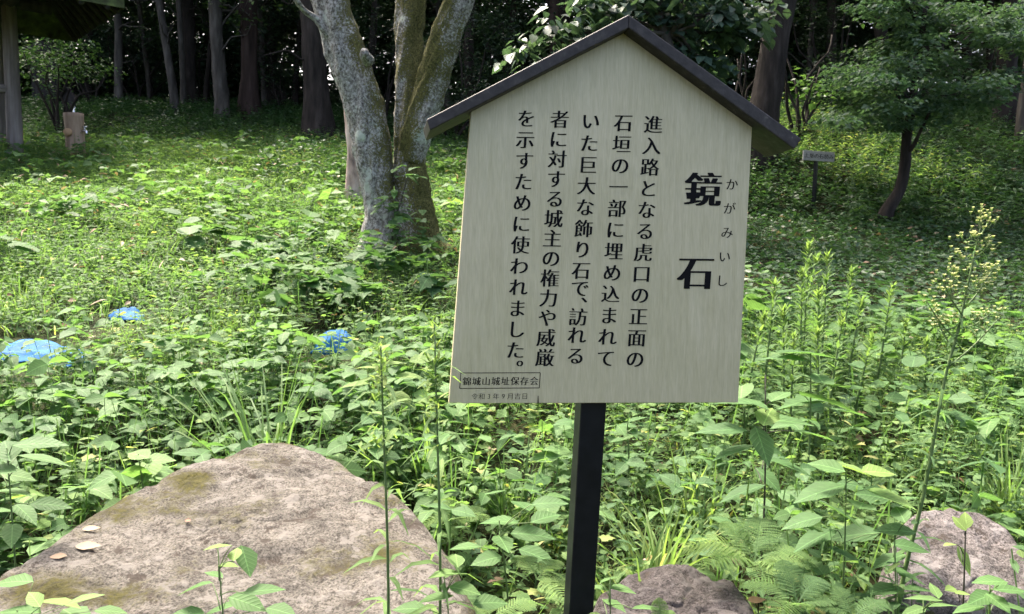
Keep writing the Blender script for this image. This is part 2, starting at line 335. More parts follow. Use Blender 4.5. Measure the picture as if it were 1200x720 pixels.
def bc(a, N): a = np.asarray(a, float); return np.broadcast_to(a, (N,)) if a.ndim == 0 else a
def unit(a): return a / np.maximum(np.linalg.norm(a, axis=-1, keepdims=True), 1e-9)
def dirs(az, el): return np.stack([np.cos(az) * np.cos(el), np.sin(az) * np.cos(el), np.sin(el)], -1)
class Foliage:
    def __init__(s): s.g = []
    def add(s, tpl, P, D, L, W, droop=.2, fold=.12, tint=.5, roll=0.0):
        P = np.asarray(P, float).reshape(-1, 3); N = len(P)
        if N == 0: return
        D = unit(np.broadcast_to(np.asarray(D, float), (N, 3))); L = bc(L, N); W = bc(W, N); droop = bc(droop, N); fold = bc(fold, N); roll = bc(roll, N)
        up = np.tile([0, 0, 1.], (N, 1)); par = np.abs(D[:, 2]) > .97; up[par] = [1, 0, 0]
        S = unit(np.cross(D, up)); Nn = np.cross(S, D)
        c, q = np.cos(roll)[:, None], np.sin(roll)[:, None]; S, Nn = S * c + Nn * q, Nn * c - S * q
        u = tpl[0][:, 0]; v = tpl[0][:, 1]
        V = P[:, None] + (u[None, :] * L[:, None])[..., None] * D[:, None] + (v[None, :] * W[:, None])[..., None] * S[:, None] \
            + (np.abs(v)[None, :] * (fold * W)[:, None])[..., None] * Nn[:, None]
        V[..., 2] -= (u[None, :] ** 2) * (droop * L)[:, None]
        s.g.append((V.reshape(-1, 3), len(u), N, tpl[1], np.repeat(bc(tint, N), len(u)), np.tile(u, N), np.tile(np.abs(v), N)))
    def build(s, name, mat, parent=None, smooth_=True):
        lv, lp, ls, at_ = [], [], [], []; vo = 0
        for V, k, N, fs, ti, _u, _v in s.g:
            fl = np.concatenate([np.array(f) for f in fs]); tot = np.array([len(f) for f in fs])
            lp.append(((np.arange(N) * k)[:, None] + fl[None, :] + vo).ravel()); ls.append(np.tile(tot, N)); lv.append(V); at_.append(ti); vo += k * N
        V = np.concatenate(lv); lp = np.concatenate(lp).astype(np.int32); ls = np.concatenate(ls).astype(np.int32)
        me = bpy.data.meshes.new(name); me.vertices.add(len(V)); me.vertices.foreach_set('co', V.astype(np.float32).ravel())
        me.loops.add(len(lp)); me.loops.foreach_set('vertex_index', lp)
        me.polygons.add(len(ls)); st = np.concatenate([[0], np.cumsum(ls)[:-1]]).astype(np.int32)
        me.polygons.foreach_set('loop_start', st); me.polygons.foreach_set('loop_total', ls)
        me.update(calc_edges=True)
        a = me.attributes.new('tint', 'FLOAT', 'POINT'); a.data.foreach_set('value', np.clip(np.concatenate(at_), 0, 1).astype(np.float32))
        for an, ix in (('lu', 5), ('lv', 6)):
            a = me.attributes.new(an, 'FLOAT', 'POINT'); a.data.foreach_set('value', np.concatenate([g_[ix] for g_ in s.g]).astype(np.float32))
        return link(name, me, mat, parent, smooth_)

def U(a, b, *s): return rng.uniform(a, b, s if s else None)

# bulk plant kinds -------------------------------------------------
def sprigs(F, pos, h, K, L, W, tint, tpl=T_OV, el=(.0, .7), lean=.25, t0=.25, droop=.3, stem=.006, spread=.15, top=0.0):
    """N upright weeds, K leaves each up a stem."""
    pos = np.asarray(pos).reshape(-1, 3); N = len(pos); h = bc(h, N); tint = bc(tint, N); L = bc(L, N); W = bc(W, N)
    sd = unit(np.concatenate([rng.normal(0, lean, (N, 2)), np.ones((N, 1))], 1))
    F.add(T_STEM, pos, sd, h, stem, 0, 0, tint * .8)
    t = t0 + (1 - t0) * (np.arange(K)[None] + U(0, 1, N, K)) / K
    az_ = U(0, 6.28, N)[:, None] + np.arange(K)[None] * 2.4 + rng.normal(0, .4, (N, K))
    P = pos[:, None] + sd[:, None] * (t * h[:, None])[..., None] + rng.normal(0, spread, (N, K, 3)) * np.array([.2, .2, .1])
    e = U(el[0], el[1], N, K); s = U(.6, 1.1, N, K) * (1.1 - .45 * t)
    F.add(tpl, P.reshape(-1, 3), dirs(az_, e).reshape(-1, 3), (L[:, None] * s).ravel(), (W[:, None] * s).ravel(), droop, U(-.1, .4, N * K),
          (tint[:, None] + rng.normal(0, .12, (N, K)) + top * (t - .5) + .5 * (rng.random((N, K)) < .03)).ravel(), rng.normal(0, .35, N * K))
def trifol(F, pos, h, K, L, tint, tpl=T_OV, wid=.72, rad=.12):
    """clumps of K stalks, each with three broad leaflets held flat."""
    pos = np.asarray(pos).reshape(-1, 3); N = len(pos); h = bc(h, N); tint = bc(tint, N); L = bc(L, N)
    az_ = U(0, 6.28, N, K); d = dirs(az_, U(.7, 1.4, N, K)); ln = h[:, None] * U(.6, 1.15, N, K)
    tip = pos[:, None] + d * ln[..., None]
    F.add(T_STEM, np.repeat(pos, K, 0), d.reshape(-1, 3), ln.ravel(), .006, 0, 0, np.repeat(tint * .8, K))
    tl = tint[:, None] + rng.normal(0, .1, (N, K)); s = U(.65, 1.15, N, K) * L[:, None]; ro = rng.normal(0, .25, (N, K))
    for j, (da, sc) in enumerate(((0, 1.1), (1.75, .92), (-1.75, .92))):
        a = az_ + da + rng.normal(0, .15, (N, K))
        F.add(tpl, tip.reshape(-1, 3), dirs(a, U(-.2, .35, N, K)).reshape(-1, 3), (s * sc).ravel(), (s * sc * wid).ravel(), U(.1, .4, N * K), U(-.05, .3, N * K), tl.ravel(), (ro + rng.normal(0, .2, (N, K))).ravel())
def rounds(F, pos, h, K, L, tint, rad=.2):
    pos = np.asarray(pos).reshape(-1, 3); N = len(pos); h = bc(h, N); tint = bc(tint, N); L = bc(L, N)
    az_ = U(0, 6.28, N, K); d = dirs(az_, U(.8, 1.4, N, K)); ln = h[:, None] * U(.6, 1.1, N, K)
    tip = pos[:, None] + d * ln[..., None]
    F.add(T_STEM, np.repeat(pos, K, 0), d.reshape(-1, 3), ln.ravel(), .008, 0, 0, np.repeat(tint, K))
    s = U(.6, 1.15, N, K) * L[:, None]
    F.add(T_RND, tip.reshape(-1, 3), dirs(U(0, 6.28, N, K), U(-.3, .4, N, K)).reshape(-1, 3), s.ravel(), s.ravel() * 1.05, .12, U(-.1, .25, N * K), (tint[:, None] + rng.normal(0, .1, (N, K))).ravel(), rng.normal(0, .2, N * K))
def tufts(F, pos, h, K, W, tint, tpl=T_BLADE, spread=.04, el=(.6, 1.45), droop=(.2, .9)):
    pos = np.asarray(pos).reshape(-1, 3); N = len(pos); h = bc(h, N); tint = bc(tint, N)
    az_ = U(0, 6.28, N, K); P = pos[:, None] + rng.normal(0, spread, (N, K, 3)) * np.array([1, 1, .1])
    F.add(tpl, P.reshape(-1, 3), dirs(az_, U(el[0], el[1], N, K)).reshape(-1, 3), (h[:, None] * U(.5, 1.15, N, K)).ravel(), W, U(droop[0], droop[1], N * K), .15, (tint[:, None] + rng.normal(0, .12, (N, K))).ravel(), rng.normal(0, .4, N * K))
def frond(F, base, azm, elv, L, droop, tint, npin=22, wid=.34, detail=8):
    """one arching fern frond with detailed pinnae."""
    d = dirs(np.array([azm]), np.array([elv]))[0]; side = unit(np.cross(d, [0, 0, 1.]))
    t = np.linspace(.14, .985, npin); pt = base + d * (t * L)[:, None]; pt[:, 2] -= droop * L * t ** 2
    tg = np.gradient(pt, axis=0); tg = unit(tg)
    q = np.linspace(0, 1, 9); qp = base + d * (q * L)[:, None]; qp[:, 2] -= droop * L * q ** 2
    sg = qp[1:] - qp[:-1]; F.add(T_STEM, qp[:-1], sg, np.linalg.norm(sg, axis=1) * 1.03, .0045 * (1.1 - q[:-1]), 0, 0, tint * .8)
    pl = L * wid * np.sin(np.pi * np.clip(t * .9 + .14, 0, 1)) ** .8 * .62
    for sgn in (-1, 1):
        pd = unit(side * sgn + tg * .45 + np.array([0, 0, .05]) + rng.normal(0, .05, (npin, 3)))
        if detail:
            qq = np.linspace(.05, .95, detail)
            for s2 in (-1, 1):
                P = pt[:, None] + pd[:, None] * (pl[:, None] * qq)[..., None]; P[..., 2] -= (.18 * pl[:, None] * qq ** 2)
                nn = np.cross(pd, np.cross(side, d) * 1.0); nn = unit(nn)
                dd = unit(nn * s2 + pd * .7)
                ll = np.minimum(pl[:, None] * .2 * (1.08 - qq), L / npin * .34 * (1.1 - .8 * qq)) + .0008
                F.add(T_DIA, P.reshape(-1, 3), np.repeat(dd, detail, 0), ll.ravel() * 1.5, np.repeat(pl / detail * 1.25, detail), .1, .1, tint + rng.normal(0, .05, npin * detail))
        else:
            F.add(T_LAN, pt, pd, pl, pl * .2, .2, .1, tint + rng.normal(0, .05, npin))
def ferns_bulk(F, pos, L, K, tint):
    for p, l, ti in zip(pos, bc(L, len(pos)), bc(tint, len(pos))):
        for k in range(K): frond(F, np.array(p), R.uniform(0, 6.28), R.uniform(.5, 1.1), l * R.uniform(.7, 1.1), R.uniform(.3, .6), ti + R.gauss(0, .06), 12, .36, 0)

def scatter(x0, x1, y0, y1, dens, mask=None, wedge=True):
    N = rng.poisson(dens * (x1 - x0) * (y1 - y0)); x = U(x0, x1, N); y = U(y0, y1, N)
    k = np.ones(N, bool)
    if wedge: k &= np.abs(x) < .74 * y + .9
    if mask is not None: k &= rng.random(N) < mask(x, y)
    x, y = x[k], y[k]
    return np.stack([x, y, hgt(x, y)], 1)
def pxof(p):
    """photo column and row of world points - used only to judge which patch a plant belongs to."""
    q = (np.asarray(p) - CAM) @ CR; return 600 + F_PX * q[..., 0] / -q[..., 2], 360 - F_PX * q[..., 1] / -q[..., 2]

# ================================================================== THE SETTING: one ground sheet
def terrain():
    ys = np.unique(np.concatenate([np.linspace(-40, -2, 12), np.linspace(-2, 24, 131), np.linspace(24, 60, 40), np.linspace(60, 220, 20)]))
    xs = np.unique(np.concatenate([np.linspace(-200, -24, 24), np.linspace(-24, 24, 161), np.linspace(24, 200, 24)]))
    X, Y = np.meshgrid(xs, ys); Z = hgt(X, Y); nx, ny = len(xs), len(ys)
    V = np.stack([X, Y, Z], -1).reshape(-1, 3)
    i = np.arange(nx * ny).reshape(ny, nx); Fq = np.stack([i[:-1, :-1], i[:-1, 1:], i[1:, 1:], i[1:, :-1]], -1).reshape(-1, 4)
    me = bpy.data.meshes.new('ground'); me.from_pydata(V.tolist(), [], Fq.tolist()); me.update()
    tag(link('ground', me, M['soil'], None, True), kind='structure')
terrain()

# ================================================================== THE SIGN
YAW, LEAN = math.radians(10), math.radians(4.5)
NB = rz(YAW) @ rx(-LEAN) @ np.array([0, -1, 0.]); CB = at(700, 300, 1.6)
def pl(px, py, off=0.0):
    d = ray(px, py); c = CB + NB * off; return CAM + d * (((c - CAM) @ NB) / (d @ NB))
def slab(mb, poly, off, thick):
    f = [pl(x, y, off) for x, y in poly]; mb.prism(f, [p - NB * thick for p in f])
p473a, p473b = pl(681, 473, -.02), pl(711, 473, -.02); p720a, p720b = pl(667, 720, -.02), pl(695.5, 720, -.02)
da, db = p720a - p473a, p720b - p473b
foot = p720a + da * ((p720a[2] - .05) / -da[2])
sign = thing('notice_sign', (foot[0], foot[1], float(hgt(foot[0], foot[1]))), 'large gabled notice sign with black vertical lettering on pale board, on a black post', 'sign')
mb = MB(); slab(mb, [(526, 473), (865, 472), (882, 140), (736, 30), (552, 128)][::-1], 0, .016)
board = mb.build('board', M['board'], sign, bevel=.0012)
for poly in ([(500, 140), (737, 17), (737, 33), (504, 153)], [(737, 17), (940, 163), (931, 175), (737, 33)]):
    mb = MB(); slab(mb, poly, .036, .12); mb.build('roof_plank', M['roofpaint'], sign, bevel=.0025)
mb = MB()
tp = [p473a - da * 1.15, p473b - db * 1.15]; bt = [p473a + da * ((p473a[2] - .05) / -da[2]), p473b + db * ((p473b[2] - .05) / -db[2])]
fr = [tp[0], tp[1], bt[1], bt[0]]; mb.prism(fr[::-1], [p - NB * .05 for p in fr[::-1]]); mb.build('post', M['postpaint'], sign, bevel=.003)

_gc = {}
def glyph(ch):
    if ch not in _gc:
        c = bpy.data.curves.new('glyph', 'FONT'); c.body = ch; c.size = 1; c.resolution_u = 4; c.offset = -.011
        o = bpy.data.objects.new('glyph', c); COL.objects.link(o); bpy.context.view_layer.update()
        me = bpy.data.meshes.new_from_object(o.evaluated_get(bpy.context.evaluated_depsgraph_get()))
        v = np.array([q.co[:2] for q in me.vertices]).reshape(-1, 2); f = [tuple(p.vertices) for p in me.polygons]
        bpy.data.objects.remove(o); bpy.data.curves.remove(c); bpy.data.meshes.remove(me)
        _gc[ch] = (v, f)
    return _gc[ch]
def put(mb, ch, cx, cy, size, ex, ey, weight=.02, thin=0.0, off=.0006, center=None):
    v, f = glyph(ch); c = np.array([.5, .38]) if center is None else (v.min(0) + v.max(0)) / 2
    if ch == '、' or ch == '。': c = np.array([.2, .08])
    v = (v - c) * size; k = max(1, int(round(weight / .018)))
    for j in range(k):
        s = (j - (k - 1) / 2) * .018 * size
        P = [pl(cx + (x + s) * ex[0] + y * ey[0], cy + (x + s) * ex[1] + y * ey[1], off + j * .00004) for x, y in v]
        mb.poly(P, f)
EX = (1.0, .012); EYv = (.072, -1.0)
def column(name, chars, p0, p1, size, weight, ys=None):
    mb = MB(); k = len(chars)
    for i, ch in enumerate(chars):
        t = i / (k - 1) if ys is None else (ys[i] - p0[1]) / (p1[1] - p0[1])
        x, y = p0[0] + (p1[0] - p0[0]) * t, p0[1] + (p1[1] - p0[1]) * t
        if ch == '、': x += 6
        if ch == '。': x += 6; y += 1
        put(mb, ch, x, y, size, EX, EYv, weight)
    return mb.build(name, M['ink'], board)
column('text_column', '進入路となる虎口の正面の', (765.5, 146), (744.3, 421), 22.5, .095)
column('text_column', '石垣の一部に埋め込まれて', (730.5, 144), (710, 420), 22.5, .095)
column('text_column', 'いた巨大な飾り石で、訪れる', (692.3, 142), (674.5, 417), 22.5, .095, [142, 168, 193.3, 218, 243, 268, 292.5, 317, 338, 352, 371.5, 393, 417])
column('text_column', '者に対する城主の権力や威厳', (656, 140), (638.5, 419.2), 22.5, .095)
column('text_column', 'を示すために使われました。', (616.8, 139), (603.2, 427), 22.5, .095, [139, 163.7, 188.4, 213.1, 237.8, 262.5, 287.2, 312, 336.7, 361.4, 386, 410.5, 425.5])
for ch, x, y in (('鏡', 824, 222), ('石', 815.5, 319.5)):
    mb = MB(); put(mb, ch, x, y, 43, EX, EYv, .125); mb.build('title_character', M['ink'], board)
column('reading_lettering', 'かがみいし', (857.8, 216.2), (846.3, 329), 15, .055)
mb = MB()
for i, ch in enumerate('錦城山城址保存会'): put(mb, ch, 547.2 + i * 11.25, 447 - i * .06, 10.6, (1, 0), (.06, -1), .075)
mb.build('society_lettering', M['ink'], board)
mb = MB()
for i, ch in enumerate('令和3年9月吉日'): put(mb, ch, 556.2 + i * 8.4, 464.8 - i * .05, 8, (1, 0), (.06, -1), .036, center=True if ch in '39' else None)
mb.build('date_lettering', M['ink'], board)
mb = MB()
bx = [(540, 437.3), (633.2, 437), (632, 454.8), (538.7, 455.4)]
for (a, b) in zip(bx, bx[1:] + bx[:1]):
    a = np.array(a); b = np.array(b); d = (b - a) / np.linalg.norm(b - a); q = np.array([-d[1], d[0]]) * .4
    mb.poly([pl(*(a - q), .0007), pl(*(b - q), .0007), pl(*(b + q), .0007), pl(*(a + q), .0007)], [(0, 1, 2, 3)])
mb.build('caption_border', M['ink'], board)
mb = MB(); mb.poly([pl(630.2, 464, .0007), pl(631, 464, .0007), pl(631.2, 472.6, .0007), pl(629.8, 472.6, .0007)], [(0, 1, 2, 3)]); mb.build('crack', M['ink'], board)

# ================================================================== ROCKS
ROCKS = []
def rock(name, pts, a, b, mat, label, cat='rock', drop=.5, rough=.03, mossf=None, seed=0, rounding=.16):
    P = []
    for px, py in pts:
        d = ray(px, py); t = (a + b * (0 - 2) - EYE) / (d[2] - b * d[1]); P.append(CAM + d * t)
    P = np.array(P); c = P.mean(0); ROCKS.append(P[:, :2])
    n_ = 160; k = len(P); tt = np.linspace(0, k, n_, endpoint=False); i0 = np.floor(tt).astype(int); f = tt - i0
    g = lambda j: P[(i0 + j) % k]
    O = .5 * (2 * g(0) + (g(1) - g(-1)) * f[:, None] + (2 * g(-1) - 5 * g(0) + 4 * g(1) - g(2)) * (f ** 2)[:, None] + (3 * g(0) - g(-1) - 3 * g(1) + g(2)) * (f ** 3)[:, None])
    V = [c]; rings = list(np.linspace(.015, 1, 70)); A = []
    S = []
    for s in rings:
        q = c + (O - c) * s; e = np.clip((s - (1 - rounding)) / rounding, 0, 1)
        q[:, 2] -= .07 * e ** 2.2 + .0; S.append(np.full(n_, s)); V += list(q)
    for j, s in enumerate((1.015, 1.03, 1.04)):
        q = c + (O - c) * s; q[:, 2] -= .07 + drop * (.15, .5, 1)[j]; V += list(q); S.append(np.full(n_, 1.0))
    V = np.array(V); S = np.concatenate([[0]] + S)
    x, y = V[:, 0], V[:, 1]
    nz = (fbm(x * 2.2 + seed, y * 2.2 + 3 * seed, 4) - .45) * rough * 1.8 + (fbm(x * 9 + seed, y * 9, 4) - .45) * rough * 1.3 + (fbm(x * 30, y * 30 + seed, 3) - .45) * rough * .7
    crack = np.abs(fbm(x * 3 + 50 + seed, y * 4 + 9, 3) - .45); nz -= rough * .3 * np.exp(-(crack / .012) ** 2)
    V[:, 2] += nz
    edge = np.clip((S - .86) / .14, 0, 1)
    moss = (edge ** 1.5) * .22
    if mossf is not None: moss = moss + mossf(V)
    m_ = len(rings) + 3; Fc = [(0, 1 + k_, 1 + (k_ + 1) % n_) for k_ in range(n_)]
    for r in range(m_ - 1):
        for k_ in range(n_): k2 = (k_ + 1) % n_; Fc.append((1 + r * n_ + k_, 1 + (r + 1) * n_ + k_, 1 + (r + 1) * n_ + k2, 1 + r * n_ + k2))
    me = bpy.data.meshes.new(name); me.from_pydata(V.tolist(), [], Fc); me.update()
    at__ = me.attributes.new('moss', 'FLOAT', 'POINT'); at__.data.foreach_set('value', moss.astype(np.float32))
    o = link(name, me, mat, None, True); tag(o, label, cat); return V
def big_moss(V):
    px, py = pxof(V); r = np.zeros(len(V))
    for (cx, cy, sx, sy, a) in ((40, 690, 60, 22, .34), (225, 562, 30, 11, .34), (215, 590, 40, 14, .18), (110, 600, 90, 18, .16), (420, 548, 30, 8, .2), (300, 545, 20, 8, .08), (470, 585, 50, 12, .2), (150, 700, 60, 20, .12)):
        r += a * np.exp(-((px - cx) / sx) ** 2 - ((py - cy) / sy) ** 2)
    return r
ROCKV = rock('boulder', [(-70, 705), (0, 652), (60, 614), (150, 566), (230, 533), (285, 517), (335, 511), (395, 526), (440, 552), (486, 584), (528, 628), (560, 690), (575, 742), (540, 752), (300, 756), (0, 752), (-80, 740)], .69, .03, M['bigrock'],
     'broad flat-topped pinkish grey boulder with moss patches, filling the lower left', 'boulder', .6, .03, big_moss, 2)
rock('rock', [(690, 735), (698, 692), (735, 668), (780, 658), (830, 666), (872, 690), (895, 730), (890, 790), (790, 815), (700, 790)], .50, .02, M['darkrock'],
     'low dark mauve rock between the black post and the ferns', 'rock', .5, .035, None, 5)
rock('rock', [(1030, 690), (1040, 632), (1062, 602), (1115, 594), (1172, 604), (1203, 640), (1222, 695), (1170, 712), (1090, 710)], .455, .30, M['rightrock'],
     'pale mauve lichen-spotted rock at the right edge among weeds', 'rock', .5, .035, None, 8, .2)
def inpoly(x, y, P):
    r = np.zeros(np.shape(x), bool); j = len(P) - 1
    for i in range(len(P)):
        c = ((P[i, 1] > y) != (P[j, 1] > y)) & (x < (P[j, 0] - P[i, 0]) * (y - P[i, 1]) / (P[j, 1] - P[i, 1] + 1e-12) + P[i, 0]); r ^= c; j = i
    return r
def grown(P, g): c = P.mean(0); d = P - c; return c + d * (1 + g / np.linalg.norm(d, axis=1, keepdims=True))
def free(x, y, g=.05):
    k = np.ones(np.shape(x), bool)
    for P in ROCKS: k &= ~inpoly(x, y, grown(P, g))
    k &= ~((np.abs(x - foot[0]) < .06) & (np.abs(y - foot[1]) < .08))
    return k

# ================================================================== TARPS
def tarp(name, corners, hs, label, seed, n_=26, amp=.10, lift=.16):
    c = [np.array(gp(*q)) for q in corners]; V = []
    for i in range(n_):
        for j in range(n_):
            u, v = i / (n_ - 1), j / (n_ - 1)
            uu = u + .09 * (vnoise(v * 5 + seed, u * 2) - .5); vv = v + .2 * (vnoise(u * 6 + seed, v * 2 + 4) - .5)
            p = (c[0] * (1 - uu) + c[1] * uu) * (1 - vv) + (c[3] * (1 - uu) + c[2] * uu) * vv
            ed = min(u, v, 1 - u, 1 - v) * 4
            rid = abs(fbm(p[0] * 5 + seed, p[1] * 4, 4) - .45) * 2
            p[2] = float(hgt(p[0], p[1])) + lift * min(1, ed + .2) + amp * (rid * 2 - .3) + hs * math.sin(math.pi * u) * math.sin(math.pi * v); V.append(p)
    F_ = [(i * n_ + j, (i + 1) * n_ + j, (i + 1) * n_ + j + 1, i * n_ + j + 1) for i in range(n_ - 1) for j in range(n_ - 1)]
    me = bpy.data.meshes.new(name); me.from_pydata([list(map(float, v)) for v in V], [], F_); me.update()
    o = link(name, me, M['tarp'], None, True); sm = o.modifiers.new('thickness', 'SOLIDIFY'); sm.thickness = .003
    tag(o, label, 'tarp', 'blue tarps in the weeds')
tarp('blue_tarp', [(-60, 428, 4.2), (104, 428, 4.25), (96, 405, 4.55), (-60, 398, 4.7)], .0, 'long flat blue tarp at the left edge, lying in the weeds', 3, 34, .035, .05)
tarp('blue_tarp', [(364, 410, 4.6), (416, 410, 4.6), (414, 390, 4.85), (370, 390, 4.85)], .03, 'small crumpled heap of blue tarp near the foot of the forked tree', 9, 26, .045, .06)
tarp('blue_tarp', [(128, 392, 5.1), (170, 394, 5.1), (168, 384, 5.3), (130, 384, 5.3)], .0, 'small blue scrap of tarp almost hidden by weeds right of the flat tarp', 15, 18, .04, .04)

# ================================================================== SMALL THINGS AT LEFT: shelter, tap post, notice, hut
def shelter():
    C0 = at(146, 10, 12.4); C1 = at(-190, -45, 10.2); e = C1 - C0; e[2] = 0; ln = np.linalg.norm(e); e /= ln
    q = np.array([e[1], -e[0], 0.]);  q = q if q[1] > 0 else -q
    z0 = C0[2]; cs = [C0, C0 + e * ln, C0 + e * ln + q * ln, C0 + q * ln]
    for c in cs: c[2] = z0
    mid = sum(cs) / 4; pb = gp(17.5, 163, 12.9)
    o = thing('wooden_shelter', (pb[0], pb[1], pb[2]), 'open wooden rest shelter with mossy roof and grey post, at the upper left edge', 'shelter')
    mb = MB(); top = mid + np.array([0, 0, 2.0]); th = np.array([0, 0, .16])
    inner = [c * .82 + mid * .18 + np.array([0, 0, .28]) for c in cs]
    V = [*cs, *[c + th for c in cs], top + th, top]
    mb.poly(V, [(4, 5, 8), (5, 6, 8), (6, 7, 8), (7, 4, 8), (1, 0, 9), (2, 1, 9), (3, 2, 9), (0, 3, 9), (0, 1, 5, 4), (1, 2, 6, 5), (2, 3, 7, 6), (3, 0, 4, 7)])
    rf = mb.build('roof', M['thatch'], o)
    for k in range(9):
        for side in (0, 3):
            t = (k + .5) / 9; a = cs[0] + (cs[1] - cs[0]) * t if side == 0 else cs[0] + (cs[3] - cs[0]) * t
            d = mid + np.array([0, 0, 1.9]) - a; mb = MB(); s = a + d * .02 - np.array([0, 0, .06]); f_ = a + d * .5 - np.array([0, 0, .08])
            mb.tube([s, f_], [.045, .045], 6, sub=1); mb.build('rafter', M['darkwood'], rf)
    m = MB(); px_, py_ = pb[0], pb[1]
    m.tube([[px_, py_, pb[2] + .1], [px_, py_, pb[2] + .9], [px_, py_, z0 + .35]], [.12, .113, .108], 14, .05, 3, 4); m.build('post', M['greywood'], o, True)
    m = MB(); m.tube([[px_, py_, pb[2] - .2], [px_, py_, pb[2] + .12]], [.17, .15], 12, .1, 1, 2); m.build('base_stone', M['stone'], o, True)
    for vx, vy in ((e * (ln - 1.8), 0), (q * (ln - 1.8), 1), (e * (ln - 1.8) + q * (ln - 1.8), 2)):
        pp = np.array([px_, py_, 0]) + vx; g = float(hgt(pp[0], pp[1])); m = MB(); m.tube([[pp[0], pp[1], g - .2], [pp[0], pp[1], g + 1], [pp[0], pp[1], z0 + .35]], [.135, .13, .12], 12, .05, 3, vy); m.build('post', M['greywood'], o, True)
    m = MB(); b0 = np.array([px_, py_, z0 + .18]); m.tube([b0 - e * .6, b0 + e * (ln - 1.2)], [.1, .1], 8, sub=1); m.tube([b0 - q * .6, b0 + q * (ln - 1.2)], [.1, .1], 8, sub=1); m.build('beam', M['darkwood'], o, bevel=.01)
    m = MB(); r0 = np.array([px_, py_, pb[2] + 1.12]); m.tube([r0, r0 + e * 1.9], [.07, .07], 8, .05, 1); m.build('rail', M['greywood'], o)
    for d_ in (.28, .62, .95, 1.3): m = MB(); m.tube([r0 + e * d_ - np.array([0, 0, 1.1]), r0 + e * d_], [.05, .05], 8, .05, 1); m.build('baluster', M['greywood'], o)
shelter()
def tap_post():
    p = gp(88.5, 174, 13.2); s = 13.2 / F_PX; o = thing('tap_post', p, 'short peeled log water tap post standing on the grass slope by the shelter', 'tap post')
    m = MB(); hh = 52 * s; r = 10.3 * s
    m.tube([p + [0, 0, -.15], p + [0, 0, hh * .3], p + [0, 0, hh * .62], p + [-.01, 0, hh]], [r, r * .97, r * .98, r * 1.04], 20, .1, 4, 3); m.build('log', M['logwood'], o, True)
    m = MB(); k = p + np.array([-.03, -r * .8, hh * .57]); m.tube([k, k + [0, -.06, .0]], [.07, .066], 14, .05, 1); m.build('branch_stub', M['cutwood'], o, True)
    m = MB(); k = p + np.array([r * .9, -.03, hh * .62]); m.tube([k, k + [.08, -.02, .0], k + [.1, -.03, -.06]], [.022, .022, .018], 8, 0, 3); m.tube([k + [.06, -.02, 0], k + [.06, -.02, .06]], [.01, .01], 8, sub=1); m.tube([k + [.02, -.02, .065], k + [.1, -.02, .065]], [.012, .012], 8, sub=1); m.build('tap', M['chrome'], o, True)
    m = MB(); k = p + np.array([.0, 0, hh]); m.tube([k, k + [0, 0, .05], k + [.02, 0, .1]], [.022, .016, .012], 8, 0, 3); m.build('drinking_spout', M['chrome'], o, True)
tap_post()
def gabled():
    p = gp(80, 122, 18.5); s = 18.5 / F_PX; o = thing('gabled_notice', p, 'small dark gabled notice board in the shade behind the tap post', 'notice board')
    m = MB(); z = p[2]; wd = 8 * s
    f = [[p[0] - wd, p[1], z + .15], [p[0] + wd, p[1], z + .15], [p[0] + wd, p[1], z + .42], [p[0], p[1], z + .66], [p[0] - wd, p[1], z + .42]]
    f = [np.array(q) for q in f]; m.prism(f, [q + [0, .02, 0] for q in f]); m.build('board', M['darkwood'], o)
    for sg in (-1, 1):
        m = MB(); a = np.array([p[0], p[1] - .06, z + .70]); b = np.array([p[0] + sg * wd * 1.35, p[1] - .06, z + .40]); u_ = np.array([0, 0, -.03])
        m.prism([a, b, b + u_, a + u_] if sg > 0 else [b, a, a + u_, b + u_], [q + np.array([0, .14, 0]) for q in ([a, b, b + u_, a + u_] if sg > 0 else [b, a, a + u_, b + u_])]); m.build('roof_plank', M['darkwood'], o)
    m = MB(); m.box((p[0], p[1] + .05, z + .1), (.05, .05, .7)); m.build('post', M['darkwood'], o)
gabled()
def hut():
    p = gp(54, 120, 23.0); s = 23 / F_PX; o = thing('dark_hut', p, 'small black wooden hut deep in the shade beyond the shelter post', 'hut')
    m = MB(); m.box((p[0], p[1] + .5, p[2] + .7), (.8, 1.0, 1.5)); m.build('wall', M['darkwood'], o)
    m = MB(); a = p + np.array([0, .5, 1.8]); m.prism([a + [-.55, -.7, -.33], a + [.55, -.7, -.33], a + [.55, -.7, -.27], a + [0, -.7, .05], a + [-.55, -.7, -.27]], [a + [-.55, .7, -.33], a + [.55, .7, -.33], a + [.55, .7, -.27], a + [0, .7, .05], a + [-.55, .7, -.27]]); m.build('roof', M['darkwood'], o)
    m = MB(); m.box((p[0] + .1, p[1] - .012, p[2] + .6), (.4, .02, 1.1)); m.build('door', M['darkwood'], o)
hut()

